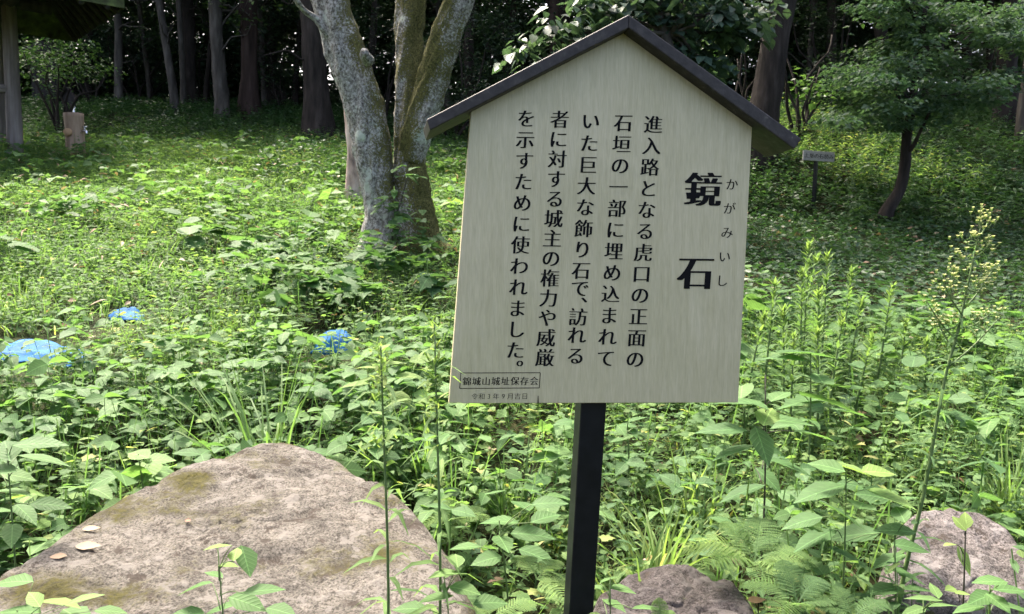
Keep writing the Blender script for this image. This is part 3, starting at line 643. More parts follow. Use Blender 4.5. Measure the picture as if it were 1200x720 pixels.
# small lettered sign at right
def small_sign():
    Y = 11.3; b = gp(954, 251, Y); t = at(959.5, 183, Y); s = Y / F_PX
    o = thing('small_sign', b, 'small grey lettered plank sign on a thin black post by the bank', 'sign')
    u = at(978, 184.5, Y) - at(941.5, 181.8, Y); u /= np.linalg.norm(u); v = np.array([0, 0, 1.0]); c = at(959.7, 183.2, Y); ww, hh = 18.2 * s, 5.6 * s
    m = MB(); f = [c + u * a * ww + v * q * hh for a, q in ((-1, -1), (1, -1), (1, 1), (-1, 1))]; m.prism(f, [q + [0, .03, 0] for q in f]); bd = m.build('board', M['smallboard'], o, bevel=.004)
    m = MB()
    for i, ch in enumerate('土塁の石積み'):
        g, fs = glyph(ch); g = (g - [.5, .38]) * 5.6 * s
        for j in (-1, 0, 1): m.poly([c + u * ((i - 2.5) * 5.7 * s + x + j * .07 * s) + v * y + np.array([0, -.003 - .0004 * j, 0]) for x, y in g], fs)
    m.build('lettering', M['ink'], bd)
    tp = c + np.array([-.02, .045, hh * .9]); m = MB(); m.tube([[b[0], b[1] + .04, b[2] - .2], [tp[0], tp[1], tp[2]]], [.032, .032], 4, sub=1); m.build('post', M['postpaint'], o)
small_sign()

# ================================================================== TREES
def limb_path(a, b, sag=.15, k=4, wob=.12):
    a = np.array(a, float); b = np.array(b, float); L = np.linalg.norm(b - a); o = []
    for i in range(k + 1):
        t = i / k; p = a + (b - a) * t + np.array([0, 0, sag * L * math.sin(math.pi * t)])
        if 0 < i < k: p = p + rng.normal(0, wob * L * .3, 3)
        o.append(p)
    return o
SUNV = np.array([math.sin(az) * math.cos(el), math.cos(az) * math.cos(el), math.sin(el)])
def sungap(P):
    """openings cut into the canopy along the sun direction, added to light bank and field."""
    r = np.zeros(len(P), bool)
    for c, rad in (((5.3, 13.4, 3.0), 1.25), ((6.3, 12.2, 2.3), .8), ((4.3, 14.2, 3.4), .9), ((8.6, 13.5, 3.3), .5), ((6.8, 10.4, 3.9), .6), ((-3.5, 13.5, 2.7), .7), ((-1.6, 10, 1.9), .6), ((2.4, 3.0, .6), .8), ((-2.6, 4.9, .7), .6), ((.6, 2.6, .5), .6), ((4.2, 5.0, .8), .7)):
        q = P - np.array(c); t = q @ SUNV; d = np.linalg.norm(q - t[:, None] * SUNV, axis=1)
        r |= (t > 1.2) & (d < rad)
    return r
def clusters(F, C, per, rad, L, W, tint, flat=.6, tpl=T_DIA, el=(-.6, .5), droop=.2):
    C = np.asarray(C); N = len(C); tint = bc(tint, N); rad = bc(rad, N)
    q = rng.normal(0, 1, (N, per, 3)); q /= np.linalg.norm(q, axis=2, keepdims=True); q *= (U(0, 1, N, per) ** .45)[..., None]
    P = C[:, None] + q * rad[:, None, None] * np.array([1, 1, flat])
    az_ = np.arctan2(q[..., 1], q[..., 0]) + rng.normal(0, .9, (N, per))
    s = U(.6, 1.25, N * per); P = P.reshape(-1, 3); D = dirs(az_, U(el[0], el[1], N, per)).reshape(-1, 3); ti = (tint[:, None] + rng.normal(0, .13, (N, per))).ravel()
    keep = ~sungap(P); M_ = int(keep.sum())
    F.add(tpl, P[keep], D[keep], L * s[keep], W * s[keep], droop, U(0, .4, M_), ti[keep], rng.normal(0, .45, M_))
def ellip(c, r, n_, lo=.45):
    q = rng.normal(0, 1, (n_, 3)); q /= np.linalg.norm(q, axis=1, keepdims=True); return np.array(c) + q * (U(lo, 1, n_) ** .6)[:, None] * np.array(r)
def tree(name, base, tops, rads, cc, cr, ncl, per, L, tint, label, cat, bark, leaf, group=None, flat=.55, clr=.55, seg=12, jit=.25, flare=.5, lo=.45, limbs=7, tpl=T_DIA, wr=.55, twigs=5):
    o = thing(name, base, label, cat, group)
    m = MB(); pts = [np.array(base) + [0, 0, -.25]] + [np.array(t) for t in tops]
    m.tube(pts, rads, seg, jit, 5, R.random() * 40, flare=flare)
    for k in range(twigs):                                   # bare side branches low on the trunk
        t = R.uniform(.22, .6); j = int(t * (len(pts) - 1)); a = pts[j] + (pts[min(j + 1, len(pts) - 1)] - pts[j]) * (t * (len(pts) - 1) - j); q = R.uniform(0, 6.28); l = R.uniform(.5, 1.5)
        b2 = a + np.array([math.cos(q) * l, math.sin(q) * l * .6, l * R.uniform(-.1, .8)]); lp = limb_path(a, b2, .08, 4, .18); r0 = min(.028, rads[2] * .4); m.tube(lp, np.linspace(r0, r0 * .3, len(lp)), 6, .1, 2, k)
        c2 = b2 + (a - b2) * .3; b3 = c2 + rng.normal(0, .3, 3) + [0, 0, .2]; m.tube([c2, (c2 + b3) / 2 + rng.normal(0, .04, 3), b3], [r0 * .4, r0 * .3, r0 * .15], 5, 0, 2)
    C = ellip(cc, cr, ncl, lo)
    top = pts[-1]
    for i in range(limbs):
        t = .45 + .55 * i / max(1, limbs - 1); j = min(int(t * (len(pts) - 1)), len(pts) - 2); fr_ = t * (len(pts) - 1) - j; a = pts[j] * (1 - fr_) + pts[j + 1] * fr_
        c = C[R.randrange(len(C))]
        if np.linalg.norm(c - a) > .3 and c[2] > a[2] - .8: lp = limb_path(a, c, .1); r0 = rads[-1] * .45 + .012; m.tube(lp, np.linspace(r0, r0 * .25, len(lp)), 6, .1, 2, i)
    m.build('trunk', bark, o, True)
    f = Foliage(); clusters(f, C, per, U(.6, 1.3, ncl) * clr, L, L * wr, tint + rng.normal(0, .12, ncl), flat, tpl); f.build('crown', leaf, o)
    return o

# --- forked lichen tree
def forked():
    Y = 7.5; s = Y / F_PX; b = gp(470, 292, Y); o = thing('forked_tree', b, 'large forked tree, grey lichened limb and mossy limb, left of the notice sign', 'tree')
    mossf = lambda bias, dx: (lambda q, nrm, t: bias + .07 + .32 * max(0, float(nrm @ unit(np.array([dx, -.15, .25])))) - .04)
    def P(px, py, dy=0): return at(px, py, Y + dy)
    m = MB()
    m.tube([P(449, 335), P(447, 300), P(446, 275), P(445, 240), P(441, 208), P(434, 170), P(424, 120), P(410, 70), P(395, 28), P(383, -20), P(372, -80), P(366, -160)], [x * s for x in (30, 25, 20, 18, 19, 20.5, 21.5, 21.5, 20.5, 20, 19, 16)], 56, .30, 14, 3, mossf(-.10, 1.2), .35, .10)
    m.tube([P(409, 62), P(385, 42, -.1), P(371, 23, -.15), P(358, 14, -.2), P(347, 0, -.3), P(338, -25, -.4)], [x * s for x in (6, 5, 4, 3.2, 3, 2.5)], 8, .15, 3, 8, lambda q, n_, t: -.5)
    for (a, b2, c, d) in ((.2, 0, 0, 0),): pass
    m.tube([P(432, 72, -.28), P(428, 66, -.36), P(427, 60, -.42)], [x * s for x in (7, 6, 4)], 10, .2, 3, 2, lambda q, n_, t: 0)
    # second stem with its fork
    m.tube([P(500, 345, .1), P(498, 312, .1), P(491, 284, .1), P(486, 252, .08), P(483, 218, .08), P(481, 185, .1), P(481, 150, .1), P(480, 100, .2), P(479, 50, .3), P(482, 0, .35), P(484, -60, .4), P(480, -150, .5)], [x * s for x in (46, 38, 29, 23, 20, 19, 18, 17, 16.5, 16, 15, 12)], 56, .30, 14, 9, mossf(.16, .6), .4, .11)
    m.tube([P(484, 190, .05), P(488, 160, .02), P(498, 125, 0), P(510, 85, -.05), P(522, 45, -.1), P(535, 5, -.15), P(552, -45, -.2), P(575, -120, -.2)], [x * s for x in (14, 17, 17, 17, 16.5, 16, 15, 12)], 48, .28, 14, 14, mossf(.08, -.3), 0, .11)
    m.build('trunk', M['lichen'], o, True, attr='moss')
    C = np.concatenate([ellip(P(*q), (1.7, 1.5, .8), 16, .2) for q in ((360, -260), (485, -270), (620, -230))])
    m2 = MB()
    for c in C[::3]:
        a = P(*[(366, -160), (480, -150, .5), (575, -120, -.2)][R.randrange(3)]); lp = limb_path(a, c); m2.tube(lp, np.linspace(.05, .012, len(lp)), 6, .1, 2)
    m2.build('branches', M['greybark'], o, True)
    f = Foliage(); clusters(f, C, 18, .55, .09, .05, .6, .5); f.build('crown', M['maple'], o)
    # climbing vine
    v = thing('climbing_vine', gp(462, 292, 7.2), 'leafy green vine climbing the foot of the forked tree', 'vine')
    m = MB(); m.tube([P(458, 295, -.35), P(462, 262, -.33), P(470, 235, -.28), P(478, 205, -.25)], [.012, .01, .009, .006], 6, .1, 3); m.build('stem', M['darkstem'], v)
    f = Foliage(); L_ = []
    for (px, py, n_) in ((462, 238, 14), (470, 250, 14), (478, 202, 12), (465, 275, 16), (500, 275, 10), (490, 255, 6), (455, 230, 6)):
        L_ += [P(px + R.gauss(0, 9), py + R.gauss(0, 7), -.36 + R.gauss(0, .05)) for _ in range(n_)]
    n_ = len(L_); f.add(T_OV, L_, dirs(U(3.4, 6.0, n_), U(-.5, .3, n_)), U(.08, .16, n_), U(.06, .1, n_), .2, .2, U(.2, .7, n_)); f.build('leaves', M['broad'], v)
forked()
def stump():
    Y = 8.6; s = Y / F_PX; b = gp(415, 200, 10.0); Y = 10.0; s = Y / F_PX
    o = thing('dead_stump', b, 'pale peeling dead stump just behind the left trunk of the forked tree', 'stump')
    m = MB(); m.tube([b - [0, 0, .15], b + [0, 0, .1], at(415, 180, Y), at(413, 155, Y), at(410, 132, Y), at(404, 118, Y)], [x * s for x in (11, 9.5, 8, 8, 7, 3)], 12, .35, 4, 5); m.build('wood', plain('pale_dead_wood', [(.3, (.10, .075, .065)), (.45, (.34, .26, .22)), (.7, (.55, .47, .42))], 6, .9, 5, (1, 1, .4), .8, .02), o, True)
stump()

def forest_tree(pxb, pyb, pxt, Y, wpx, label, bark='bark', lean=0, crown=(2.6, 2.2, 1.9), ncl=26, per=70, tint=.35, cz=6.2, name='forest_tree', L=.13, low=0, bend=0, cat='tree'):
    b = gp(pxb, pyb, Y); s = Y / F_PX; t = at(pxt, 0, Y); dx = (t[0] - b[0]) / (t[2] - b[2]); r = wpx * s / 2
    H = cz + 1.5
    tops = [b + np.array([dx * z + bend * math.sin(z * .5), R.uniform(-.05, .05) * z, z]) for z in (H * .12, H * .3, H * .55, H * .8, H)]
    c = b + np.array([dx * cz, 0, cz])
    return tree(name, b, tops, [r * 1.15, r * 1.05, r, r * .95, r * .75, r * .45], c, crown, ncl, per, L, tint, label, cat, M[bark], M['forest'], 'forest trees on the slope', limbs=8, jit=.3)
FT = [
 (207, 125, 183, 20, 8, 'slim grey trunk leaning left, first of the close trio behind the tap post', 'greybark', .3),
 (214, 126, 203, 20.6, 6, 'thinnest straight trunk, middle of the close trio beyond the tap post', 'greybark', .3),
 (224, 127, 218, 21, 15, 'thick black trunk, rightmost of the close trio beyond the tap post', 'bark', .3),
 (261, 130, 256, 19, 14, 'straight grey trunk standing alone right of the close trio', 'greybark', .35),
 (292, 130, 288, 19.5, 19, 'broad reddish-brown peeling trunk between the lone grey trunk and the forked tree', 'redbark', .3),
 (376, 140, 373, 17, 26, 'stout dark brown trunk directly behind the left limb of the forked tree', 'bark', .3),
 (140, 120, 135, 21, 8, 'slender pale trunk among dark foliage between the tap post and shelter roof', 'greybark', .3),
 (105, 118, 112, 24, 7, 'thin dark trunk nearest the shelter roof corner', 'bark', .3),
 (320, 128, 327, 25, 9, 'thin black trunk far back between the reddish trunk and the stout brown trunk', 'bark', .3),
 (552, 150, 560, 19, 12, 'dark trunk close to the right limb of the forked tree', 'bark', .25),
 (654, 150, 650, 18, 12, 'brown trunk rising behind the left roof plank of the notice sign', 'redbark', .3),
 (667, 150, 668, 20, 14, 'black trunk rising behind the notice sign, just left of its apex', 'bark', .25),
 (885, 205, 921, 13, 30, 'dark leaning trunk just right of the notice sign roof', 'bark', .45),
 (1046, 120, 1030, 18, 13, 'dark trunk rising behind the upper left of the maple', 'bark', .45),
 (1082, 118, 1085, 21, 9, 'thin dark trunk seen through the middle of the maple crown', 'bark', .5),
 (1181, 158, 1187, 15, 20, 'thick black trunk near the upper right corner', 'bark', .6),
 (1198, 165, 1199, 14, 11, 'mossy grey trunk at the very right edge beside a thick black trunk', 'greybark', .6),
 (800, 150, 806, 21, 12, 'straight trunk hidden in foliage behind the right roof plank of the notice sign', 'bark', .45),
 (975, 125, 969, 23, 10, 'thin straight trunk between the dark leaning trunk and the maple', 'greybark', .5),
 (1135, 122, 1128, 22, 10, 'slender trunk between the maple and the thick black trunk', 'bark', .55),
]
FT += [(178, 122, 168, 24, 5, 'thin crooked sapling trunk left of the close trio behind the tap post', 'greybark', .4),
 (240, 124, 246, 23.5, 5, 'thin sapling trunk between the black trunk of the trio and the lone grey trunk', 'bark', .4),
 (312, 126, 303, 22, 6, 'thin sapling trunk just right of the broad reddish trunk', 'greybark', .4),
 (345, 128, 352, 23, 6, 'thin leaning sapling trunk left of the stout brown trunk', 'bark', .4),
 (432, 150, 444, 21, 8, 'thin dark trunk seen through the fork of the lichened tree', 'bark', .35),
 (528, 150, 517, 22, 6, 'thin grey trunk right beside the mossy limb of the forked tree', 'greybark', .35),
 (600, 150, 607, 23, 7, 'thin dark trunk above the left eave of the notice sign', 'bark', .35),
 (948, 125, 957, 22, 6, 'thin sapling trunk right of the dark leaning trunk', 'greybark', .5),
 (1105, 122, 1111, 24, 6, 'thin leaning sapling trunk behind the right half of the maple', 'greybark', .5),
 (1158, 135, 1150, 20, 7, 'thin dark trunk left of the thick black corner trunk', 'bark', .5)]
for (pxb, pyb, pxt, Y, wpx, lab, bk, ti) in FT:
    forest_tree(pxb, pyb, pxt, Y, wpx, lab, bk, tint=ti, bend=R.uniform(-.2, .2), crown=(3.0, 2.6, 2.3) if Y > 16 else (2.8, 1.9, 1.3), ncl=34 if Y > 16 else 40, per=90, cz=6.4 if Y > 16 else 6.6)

# --- maple at right
def maple():
    Y = 10.6; s = Y / F_PX; b = gp(1042, 250, Y); P = lambda px, py, dy=0: at(px, py, Y + dy)
    o = thing('maple_tree', b, 'small maple with flat tiers of fine green leaves and a thin crooked dark trunk', 'tree')
    m = MB(); m.tube([P(1036, 258), P(1042, 243), P(1054, 222), P(1060, 195), P(1062, 165), P(1066, 140), P(1072, 100), P(1080, 50), P(1085, 0)], [x * s for x in (9, 7.5, 6.5, 6, 5.5, 5, 4, 3.2, 2.5)], 12, .25, 4, 6)
    m.tube([P(1061, 182), P(1071, 170, -.1), P(1078, 155, -.2), P(1090, 130, -.3)], [x * s for x in (3, 2.5, 2, 1.5)], 8, .1, 3)
    f = Foliage(); px0, py0, Cs = [], [], []
    for _ in range(270):
        px, py = R.uniform(955, 1200), R.uniform(-25, 152)
        lo_ = 60 + (1010 - px) * .75 if px < 1010 else -30           # sloping left shoulder
        hi_ = 152 - max(0, (px - 1110)) * .55 - max(0, 1000 - px) * .35
        if py < lo_ or py > hi_ or vnoise(px * .03, py * .055 + 7) < .30: continue
        dy = R.gauss(0, .45) - (.35 if py > 100 else 0); Cs.append(P(px, py, dy))
    C = np.array(Cs); n_ = len(C)
    clusters(f, C, 85, .30, .075, .052, .5 + rng.normal(0, .14, n_), .28, T_DIA, (-.45, .25), .25)
    for c in C[::7]:
        py_ = min(150, pxof(c)[1] + 18); a = P(1064 if py_ > 80 else 1078, py_); lp = limb_path(a, c, .08); m.tube(lp, np.linspace(1.6 * s, .5 * s, len(lp)), 6, .1, 2)
    m.build('trunk', M['bark'], o, True); f.build('crown', M['maple'], o)
maple()
# --- pale-leaved tree hanging behind the sign roof, yellow-green shrub beside it
def pale_tree():
    Y = 9.5; s = Y / F_PX; P = lambda px, py, dy=0: at(px, py, Y + dy); b = gp(800, 262, Y)
    o = thing('pale_leaved_tree', b, 'tree with big pale blue-green leaves hanging above and behind the notice sign roof', 'tree')
    m = MB(); m.tube([b - [0, 0, .2], P(800, 180), P(795, 100), P(775, 30), P(760, -40)], [.1, .09, .08, .07, .05], 10, .2, 4)
    f = Foliage()
    for (px, py, dy, n_) in ((625, 72, -.4, 3), (640, 55, -.3, 3), (665, 48, -.2, 4), (690, 40, -.2, 4), (700, 15, 0, 6), (735, 8, 0, 6), (775, 20, .1, 9), (790, 45, .2, 8), (810, 70, .2, 8), (835, 30, .1, 8), (850, 10, .2, 7), (870, 40, .2, 6), (830, 80, .3, 5), (805, 5, 0, 6), (760, -30, 0, 8), (830, -30, .2, 8), (880, 10, .3, 4)):
        c = P(px, py, dy); C = c + rng.normal(0, .12, (n_, 3)); clusters(f, C, 18, .26, .15, .11, .5 + rng.normal(0, .15, n_), .7, T_OV, (-.8, .1), .2)
        lp = limb_path(P(785, 40), c, .05); m.tube(lp, np.linspace(.03, .008, len(lp)), 6, .1, 2)
    C = ellip((1.6, 11.6, 7.6), (2.9, 2.7, 1.0), 60, .1); clusters(f, C, 40, .6, .16, .11, .4, .6, T_DIA)  # unseen upper crown, added to shade the lawn at right
    for c in C[::6]: lp = limb_path(P(760, -40), c, .1); m.tube(lp, np.linspace(.04, .01, len(lp)), 6, .1, 2)
    m.build('trunk', M['greybark'], o, True); f.build('crown', M['pale'], o)
pale_tree()
def shrub(name, pxpy, Y, rad, ncl, per, L, tint, label, mat, hz, W=.55, tpl=T_DIA, cat='shrub', clr=.4, group=None):
    b = gp(*pxpy, Y); o = thing(name, b, label, cat, group); c = b + np.array([0, 0, hz]); C = ellip(c, rad, ncl, .3); m = MB()
    for i in range(7): lp = limb_path(b - [0, 0, .1], C[i % ncl], .05); m.tube(lp, np.linspace(.035, .01, len(lp)), 6, .1, 2)
    m.build('stems', M['bark'], o, True); f = Foliage(); clusters(f, C, per, clr, L, L * W, tint + rng.normal(0, .12, ncl), .7, tpl, (-.5, .6), .2); f.build('leaves', M[mat], o)
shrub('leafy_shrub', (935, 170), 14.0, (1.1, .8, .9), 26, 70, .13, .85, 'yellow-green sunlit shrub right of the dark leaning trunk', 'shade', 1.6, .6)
shrub('leafy_shrub', (865, 175), 14.2, (.9, .7, .8), 16, 70, .12, .55, 'green shrub half hidden behind the right roof plank of the notice sign', 'shade', 1.5, .6)
shrub('leafy_shrub', (68, 120), 16.5, (1.1, .7, .6), 22, 70, .10, .75, 'soft green shrub just right of the shelter post', 'shade', 1.5, .5)
for (px, py, Y, r, hz, lab, ti) in (
    (110, 112, 23, (1.6, 1.2, 1.5), 2.2, 'dark evergreen bush between the shelter post and the slender pale trunk', .3),
    (165, 112, 24, (1.5, 1.2, 1.3), 2.0, 'dark evergreen bush left of the close trio of trunks', .4),
    (245, 112, 25, (1.5, 1.2, 1.5), 2.0, 'dark bush between the close trio and the lone grey trunk', .3),
    (335, 112, 22, (1.6, 1.2, 1.4), 2.0, 'dark glossy bush left of the stout brown trunk', .35),
    (530, 130, 17, (1.5, 1.0, 1.6), 1.6, 'glittering dark bush between the forked tree and the notice sign', .15),
    (600, 130, 18, (1.5, 1.0, 1.8), 2.0, 'dark small-leaved bush behind the left eave of the notice sign', .15),
    (445, 130, 19, (1.4, 1.0, 1.6), 1.8, 'dark bush seen between the two limbs of the forked tree', .2),
    (970, 95, 19, (1.7, 1.0, 1.6), 2.6, 'dark bush high on the bank left of the maple', .2),
    (1150, 130, 17, (1.5, 1.0, 1.2), 1.2, 'purplish dark bush between the maple and the thick black trunk', .1),
    (1010, 120, 16, (1.0, .8, .7), .7, 'low dark bush in the hollow behind the left side of the maple', .1),
    (760, 120, 19, (1.8, 1.0, 1.8), 2.2, 'dark bush behind the apex of the notice sign', .2)):
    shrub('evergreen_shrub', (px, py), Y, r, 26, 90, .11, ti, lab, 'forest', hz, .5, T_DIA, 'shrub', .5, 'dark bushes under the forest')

# --- forest behind that reads as one mass, and an unseen leaf roof added to darken it
f = Foliage()
def mass(n_, x0, x1, y0, y1, z0, z1, per, rad, L, tint, thin=None):
    x = U(x0, x1, n_); y = U(y0, y1, n_); z = hgt(x, y) + z0 + (z1 - z0) * U(0, 1, n_)
    if thin is not None:
        k = rng.random(n_) < thin(x, y, z); x, y, z = x[k], y[k], z[k]
    clusters(f, np.stack([x, y, z], 1), per, U(.5, 1.1, len(x)) * rad, L, L * .6, tint + rng.normal(0, .15, len(x)), .6)
gap = lambda x, y, z: .12 + .88 * smooth(.30, .36, fbm(x * .55 + 3, z * .7 + 1))
mass(9000, -34, 34, 28, 36, 0, 10.5, 90, 1.0, .26, .4, gap)
mass(2000, -26, 26, 22.5, 28, 1.2, 8, 80, .9, .17, .35, lambda x, y, z: smooth(.34, .46, fbm(x * .5 + 9, z * .5 + 7)))
mass(500, -24, 24, 24, 29, 0, 2.2, 50, .8, .18, .4)
mass(420, -16, 16, 18.0, 24, 2.2, 6.5, 70, .7, .13, .62, lambda x, y, z: smooth(.44, .52, fbm(x * .6 + 77, z * .6 + 7)))
mass(1700, -24, 24, 17, 31, 6.5, 10, 60, 1.2, .22, .4)
mass(260, 2.5, 13, 13.5, 18, 5.0, 8.0, 60, 1.0, .17, .45)  # unseen leaf layer added to shade the right bank
mass(260, -26, 26, 25, 29, 1.5, 8, 60, .8, .16, .95, lambda x, y, z: smooth(.46, .56, fbm(x * .35 + 31, z * .4 + 7)))  # yellow-green clusters: sunlight on far leaves, put into the tint
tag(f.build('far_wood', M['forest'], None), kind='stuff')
print('trees done')

# ================================================================== GROUND COVER (uncountable)
RM = lambda x, y: free(x, y).astype(float)
ar = lambda x, y: x / np.maximum(y, .5)
def sel(p, *masks):
    k = np.ones(len(p), bool)
    for m_ in masks: k &= m_
    return p[k]
hmax = lambda p: np.clip(np.where(p[:, 1] < 2.2, .12 + .12 * (p[:, 1] - 1.0), .32), .06, .4) + .24 * smooth(.55, .85, p[:, 0]) * (1 - smooth(2.0, 2.6, p[:, 1])) + .22 * smooth(-.3, -.2, p[:, 0]) * (1 - smooth(-.02, .1, p[:, 0])) * (1 - smooth(1.9, 2.3, p[:, 1]))
tarpclear = lambda x, y: ~(((x > -3.9) & (x < -2.4) & (y > 3.4 + .5 * vnoise(x * 6, y * 6)) & (y < 4.75)) | ((x > -1.28) & (x < -.92) & (y > 3.9 + .35 * vnoise(x * 9, y * 9)) & (y < 4.9)) | ((x > -2.8) & (x < -2.35) & (y > 4.8) & (y < 5.35)))
def patch(p, sc, seed): return fbm(p[:, 0] * sc + seed, p[:, 1] * sc + seed * 2)
# 1 grass
F1 = Foliage()
p = scatter(-12, 1.2, 4.6, 17, 50, RM); p = p[tarpclear(p[:, 0], p[:, 1])]; k = patch(p, .7, 3); p = p[(k > .32)]; far = p[:, 1] > 8
tufts(F1, p[~far], U(.2, .42, (~far).sum()), 9, .009, .45 + .5 * (patch(p[~far], .9, 8) - .3), T_BLADE, .05)
tufts(F1, p[far], U(.2, .4, far.sum()), 8, .013, .45 + .5 * (patch(p[far], .9, 8) - .3), T_BLADE2, .06)
p = scatter(-2, 3.5, 2.0, 5.5, 60, RM); k = patch(p, 1.1, 12) + .25 * smooth(.0, .12, ar(p[:, 0], p[:, 1])); p = p[k > .5]
tufts(F1, p, U(.16, .34, len(p)) * smooth(1.2, 2.8, p[:, 1] + .4), 11, .007, U(.45, .85, len(p)), T_BLADE, .04, (.35, 1.3), (.3, 1.1))
p = scatter(1.2, 8, 4, 5.8, 26, RM); tufts(F1, p, U(.18, .34, len(p)), 9, .01, U(.35, .75, len(p)), T_BLADE2, .05)
p = scatter(3, 8, 8, 12, 14); tufts(F1, p, U(.1, .22, len(p)), 7, .012, U(.1, .4, len(p)), T_BLADE2, .05)
tag(F1.build('grass', M['grass'], None), kind='stuff')
# 2 leafy weeds, lit field
F2 = Foliage()
p = scatter(-3.2, 4.4, 1.35, 4.6, 130, RM); p = p[tarpclear(p[:, 0], p[:, 1])]
sp = rng.random(len(p)) + .5 * (patch(p, 1.6, 91) - .45)
for lo_, hi_, tp_, wr_, K_, L0, L1 in ((-9, .42, T_OV, .56, 11, .045, .085), (.42, .66, T_LAN, .24, 15, .05, .10), (.66, .85, T_LOBE, .85, 8, .05, .085), (.85, 9, T_OV, .75, 16, .022, .04)):
    q = p[(sp >= lo_) & (sp < hi_)]; L_ = U(L0, L1, len(q))
    sprigs(F2, q, hmax(q) * U(.5, 1.25, len(q)), K_, L_, L_ * wr_, .38 + .7 * (patch(q, 1.2, 20) - .35) + rng.normal(0, .1, len(q)), tp_, (.0, .6), .25, .2)
p = scatter(-5.5, 5.5, 4.6, 7.5, 75, lambda x, y: RM(x, y) * ((x < .4) | (y < 5.4 + .6 * vnoise(x * 2, y)))); p = p[tarpclear(p[:, 0], p[:, 1])]
sprigs(F2, p, U(.14, .36, len(p)) * (.5 + 2.0 * np.clip(patch(p, 1.1, 73) - .25, 0, .5)), 10, U(.05, .10, len(p)), U(.03, .055, len(p)), .32 + .75 * (patch(p, .8, 25) - .35), T_LAN, (.0, .6), .25, .2)
p = scatter(-12, .8, 7.5, 17, 55, RM)
sprigs(F2, p, U(.14, .36, len(p)) * (.5 + 2.2 * np.clip(patch(p, .9, 71) - .25, 0, .5)), 9, U(.06, .12, len(p)), U(.035, .06, len(p)), .33 + .85 * (patch(p, .6, 31) - .40), T_DIA, (.0, .6), .25, .15)
# small creeping leaves hiding the soil
for (x0, x1, y0, y1, d, l) in ((-3.2, 4.4, 1.4, 4.6, 900, .03), (-6, .6, 4.6, 8, 500, .045), (.6, 6, 4.6, 5.8, 500, .045), (-12.5, 1, 8, 17, 260, .07)):
    p = scatter(x0, x1, y0, y1, d, RM); p = p[tarpclear(p[:, 0], p[:, 1] - .25 * (p[:, 1] < 4.5))]; n_ = len(p); p[:, 2] += U(.01, .12, n_)
    F2.add(T_DIA, p, dirs(U(0, 6.28, n_), U(-.1, .5, n_)), U(.7, 1.4, n_) * l, U(.4, .8, n_) * l, .2, .2, .3 + .6 * (patch(p, 1.5, 5) - .3) + rng.normal(0, .12, n_), rng.normal(0, .4, n_))
# 3 broad leaves: three-leaflet creeper, round butterbur-like leaves, ferns
F3 = Foliage()
p = scatter(-2.9, -.1, 1.9, 4.4, 26, RM); p = p[tarpclear(p[:, 0], p[:, 1]) & (ar(p[:, 0], p[:, 1]) < .02)]
trifol(F3, p, hmax(p) * U(.8, 1.35, len(p)), 5, U(.065, .105, len(p)), .35 + .6 * (patch(p, 1.3, 41) - .35))
p = scatter(-.3, 4.2, 2.2, 5.4, 9, RM); trifol(F3, p, hmax(p) * U(.7, 1.3, len(p)), 5, U(.06, .11, len(p)), .4 + .6 * (patch(p, 1.3, 44) - .35))
p = scatter(-5, -1.7, 5.0, 8, 9, lambda x, y: RM(x, y) * (fbm(x * .8 + 2, y * .8) > .42)); rounds(F3, p, U(.22, .42, len(p)), 5, U(.12, .2, len(p)), U(.15, .4, len(p)))
p = scatter(-2.2, 0, 5.0, 7.2, 10); p = p[tarpclear(p[:, 0], p[:, 1])]; trifol(F3, p, U(.25, .42, len(p)), 5, U(.10, .17, len(p)), U(.12, .4, len(p)), T_LOBE, .9)
p = scatter(.8, 5.2, 3.2, 6.0, 6); rounds(F3, p, U(.2, .45, len(p)), 4, U(.09, .17, len(p)), U(.2, .55, len(p)))
p = scatter(-9, .5, 7.5, 15, 2.6); trifol(F3, p, U(.25, .45, len(p)), 5, U(.10, .16, len(p)), U(.2, .65, len(p)), T_DIA, .8)
tag(F3.build('broad_leaved_ground_cover', M['broad'], None), kind='stuff')
F4 = Foliage()
p = scatter(-8, -2.5, 6.5, 12, 2.2); ferns_bulk(F4, p, U(.35, .6, len(p)), 5, U(.35, .6, len(p)))
p = scatter(.2, 3, 1.9, 3.4, 3, RM); ferns_bulk(F4, p, U(.18, .3, len(p)), 5, U(.5, .85, len(p)))
tag(F4.build('ferns', M['weed'], None), kind='stuff')
# 4 shaded low cover: lawn toned dark for shade at right, banks and forest floor
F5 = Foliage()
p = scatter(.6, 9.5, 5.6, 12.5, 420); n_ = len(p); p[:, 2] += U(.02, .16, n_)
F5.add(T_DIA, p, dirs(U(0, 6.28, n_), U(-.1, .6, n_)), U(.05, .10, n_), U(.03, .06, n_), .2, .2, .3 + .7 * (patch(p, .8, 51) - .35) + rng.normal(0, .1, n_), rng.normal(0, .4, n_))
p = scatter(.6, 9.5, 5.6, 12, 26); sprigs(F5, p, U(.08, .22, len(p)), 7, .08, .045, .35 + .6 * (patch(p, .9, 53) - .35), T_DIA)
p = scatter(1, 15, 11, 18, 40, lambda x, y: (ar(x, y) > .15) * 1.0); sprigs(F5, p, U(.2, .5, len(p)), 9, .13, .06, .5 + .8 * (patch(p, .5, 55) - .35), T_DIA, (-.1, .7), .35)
p = scatter(3.6, 7.2, 11.6, 15.2, 70, lambda x, y: (np.abs((x - 5.4) + .55 * (y - 13.2)) < 1.05) * 1.0); sprigs(F2, p, U(.25, .6, len(p)), 10, .13, .035, .58 + .6 * (patch(p, .9, 75) - .35), T_LAN, (-.1, .8), .35)  # paler band of weeds: sun on the bank, put into their colour
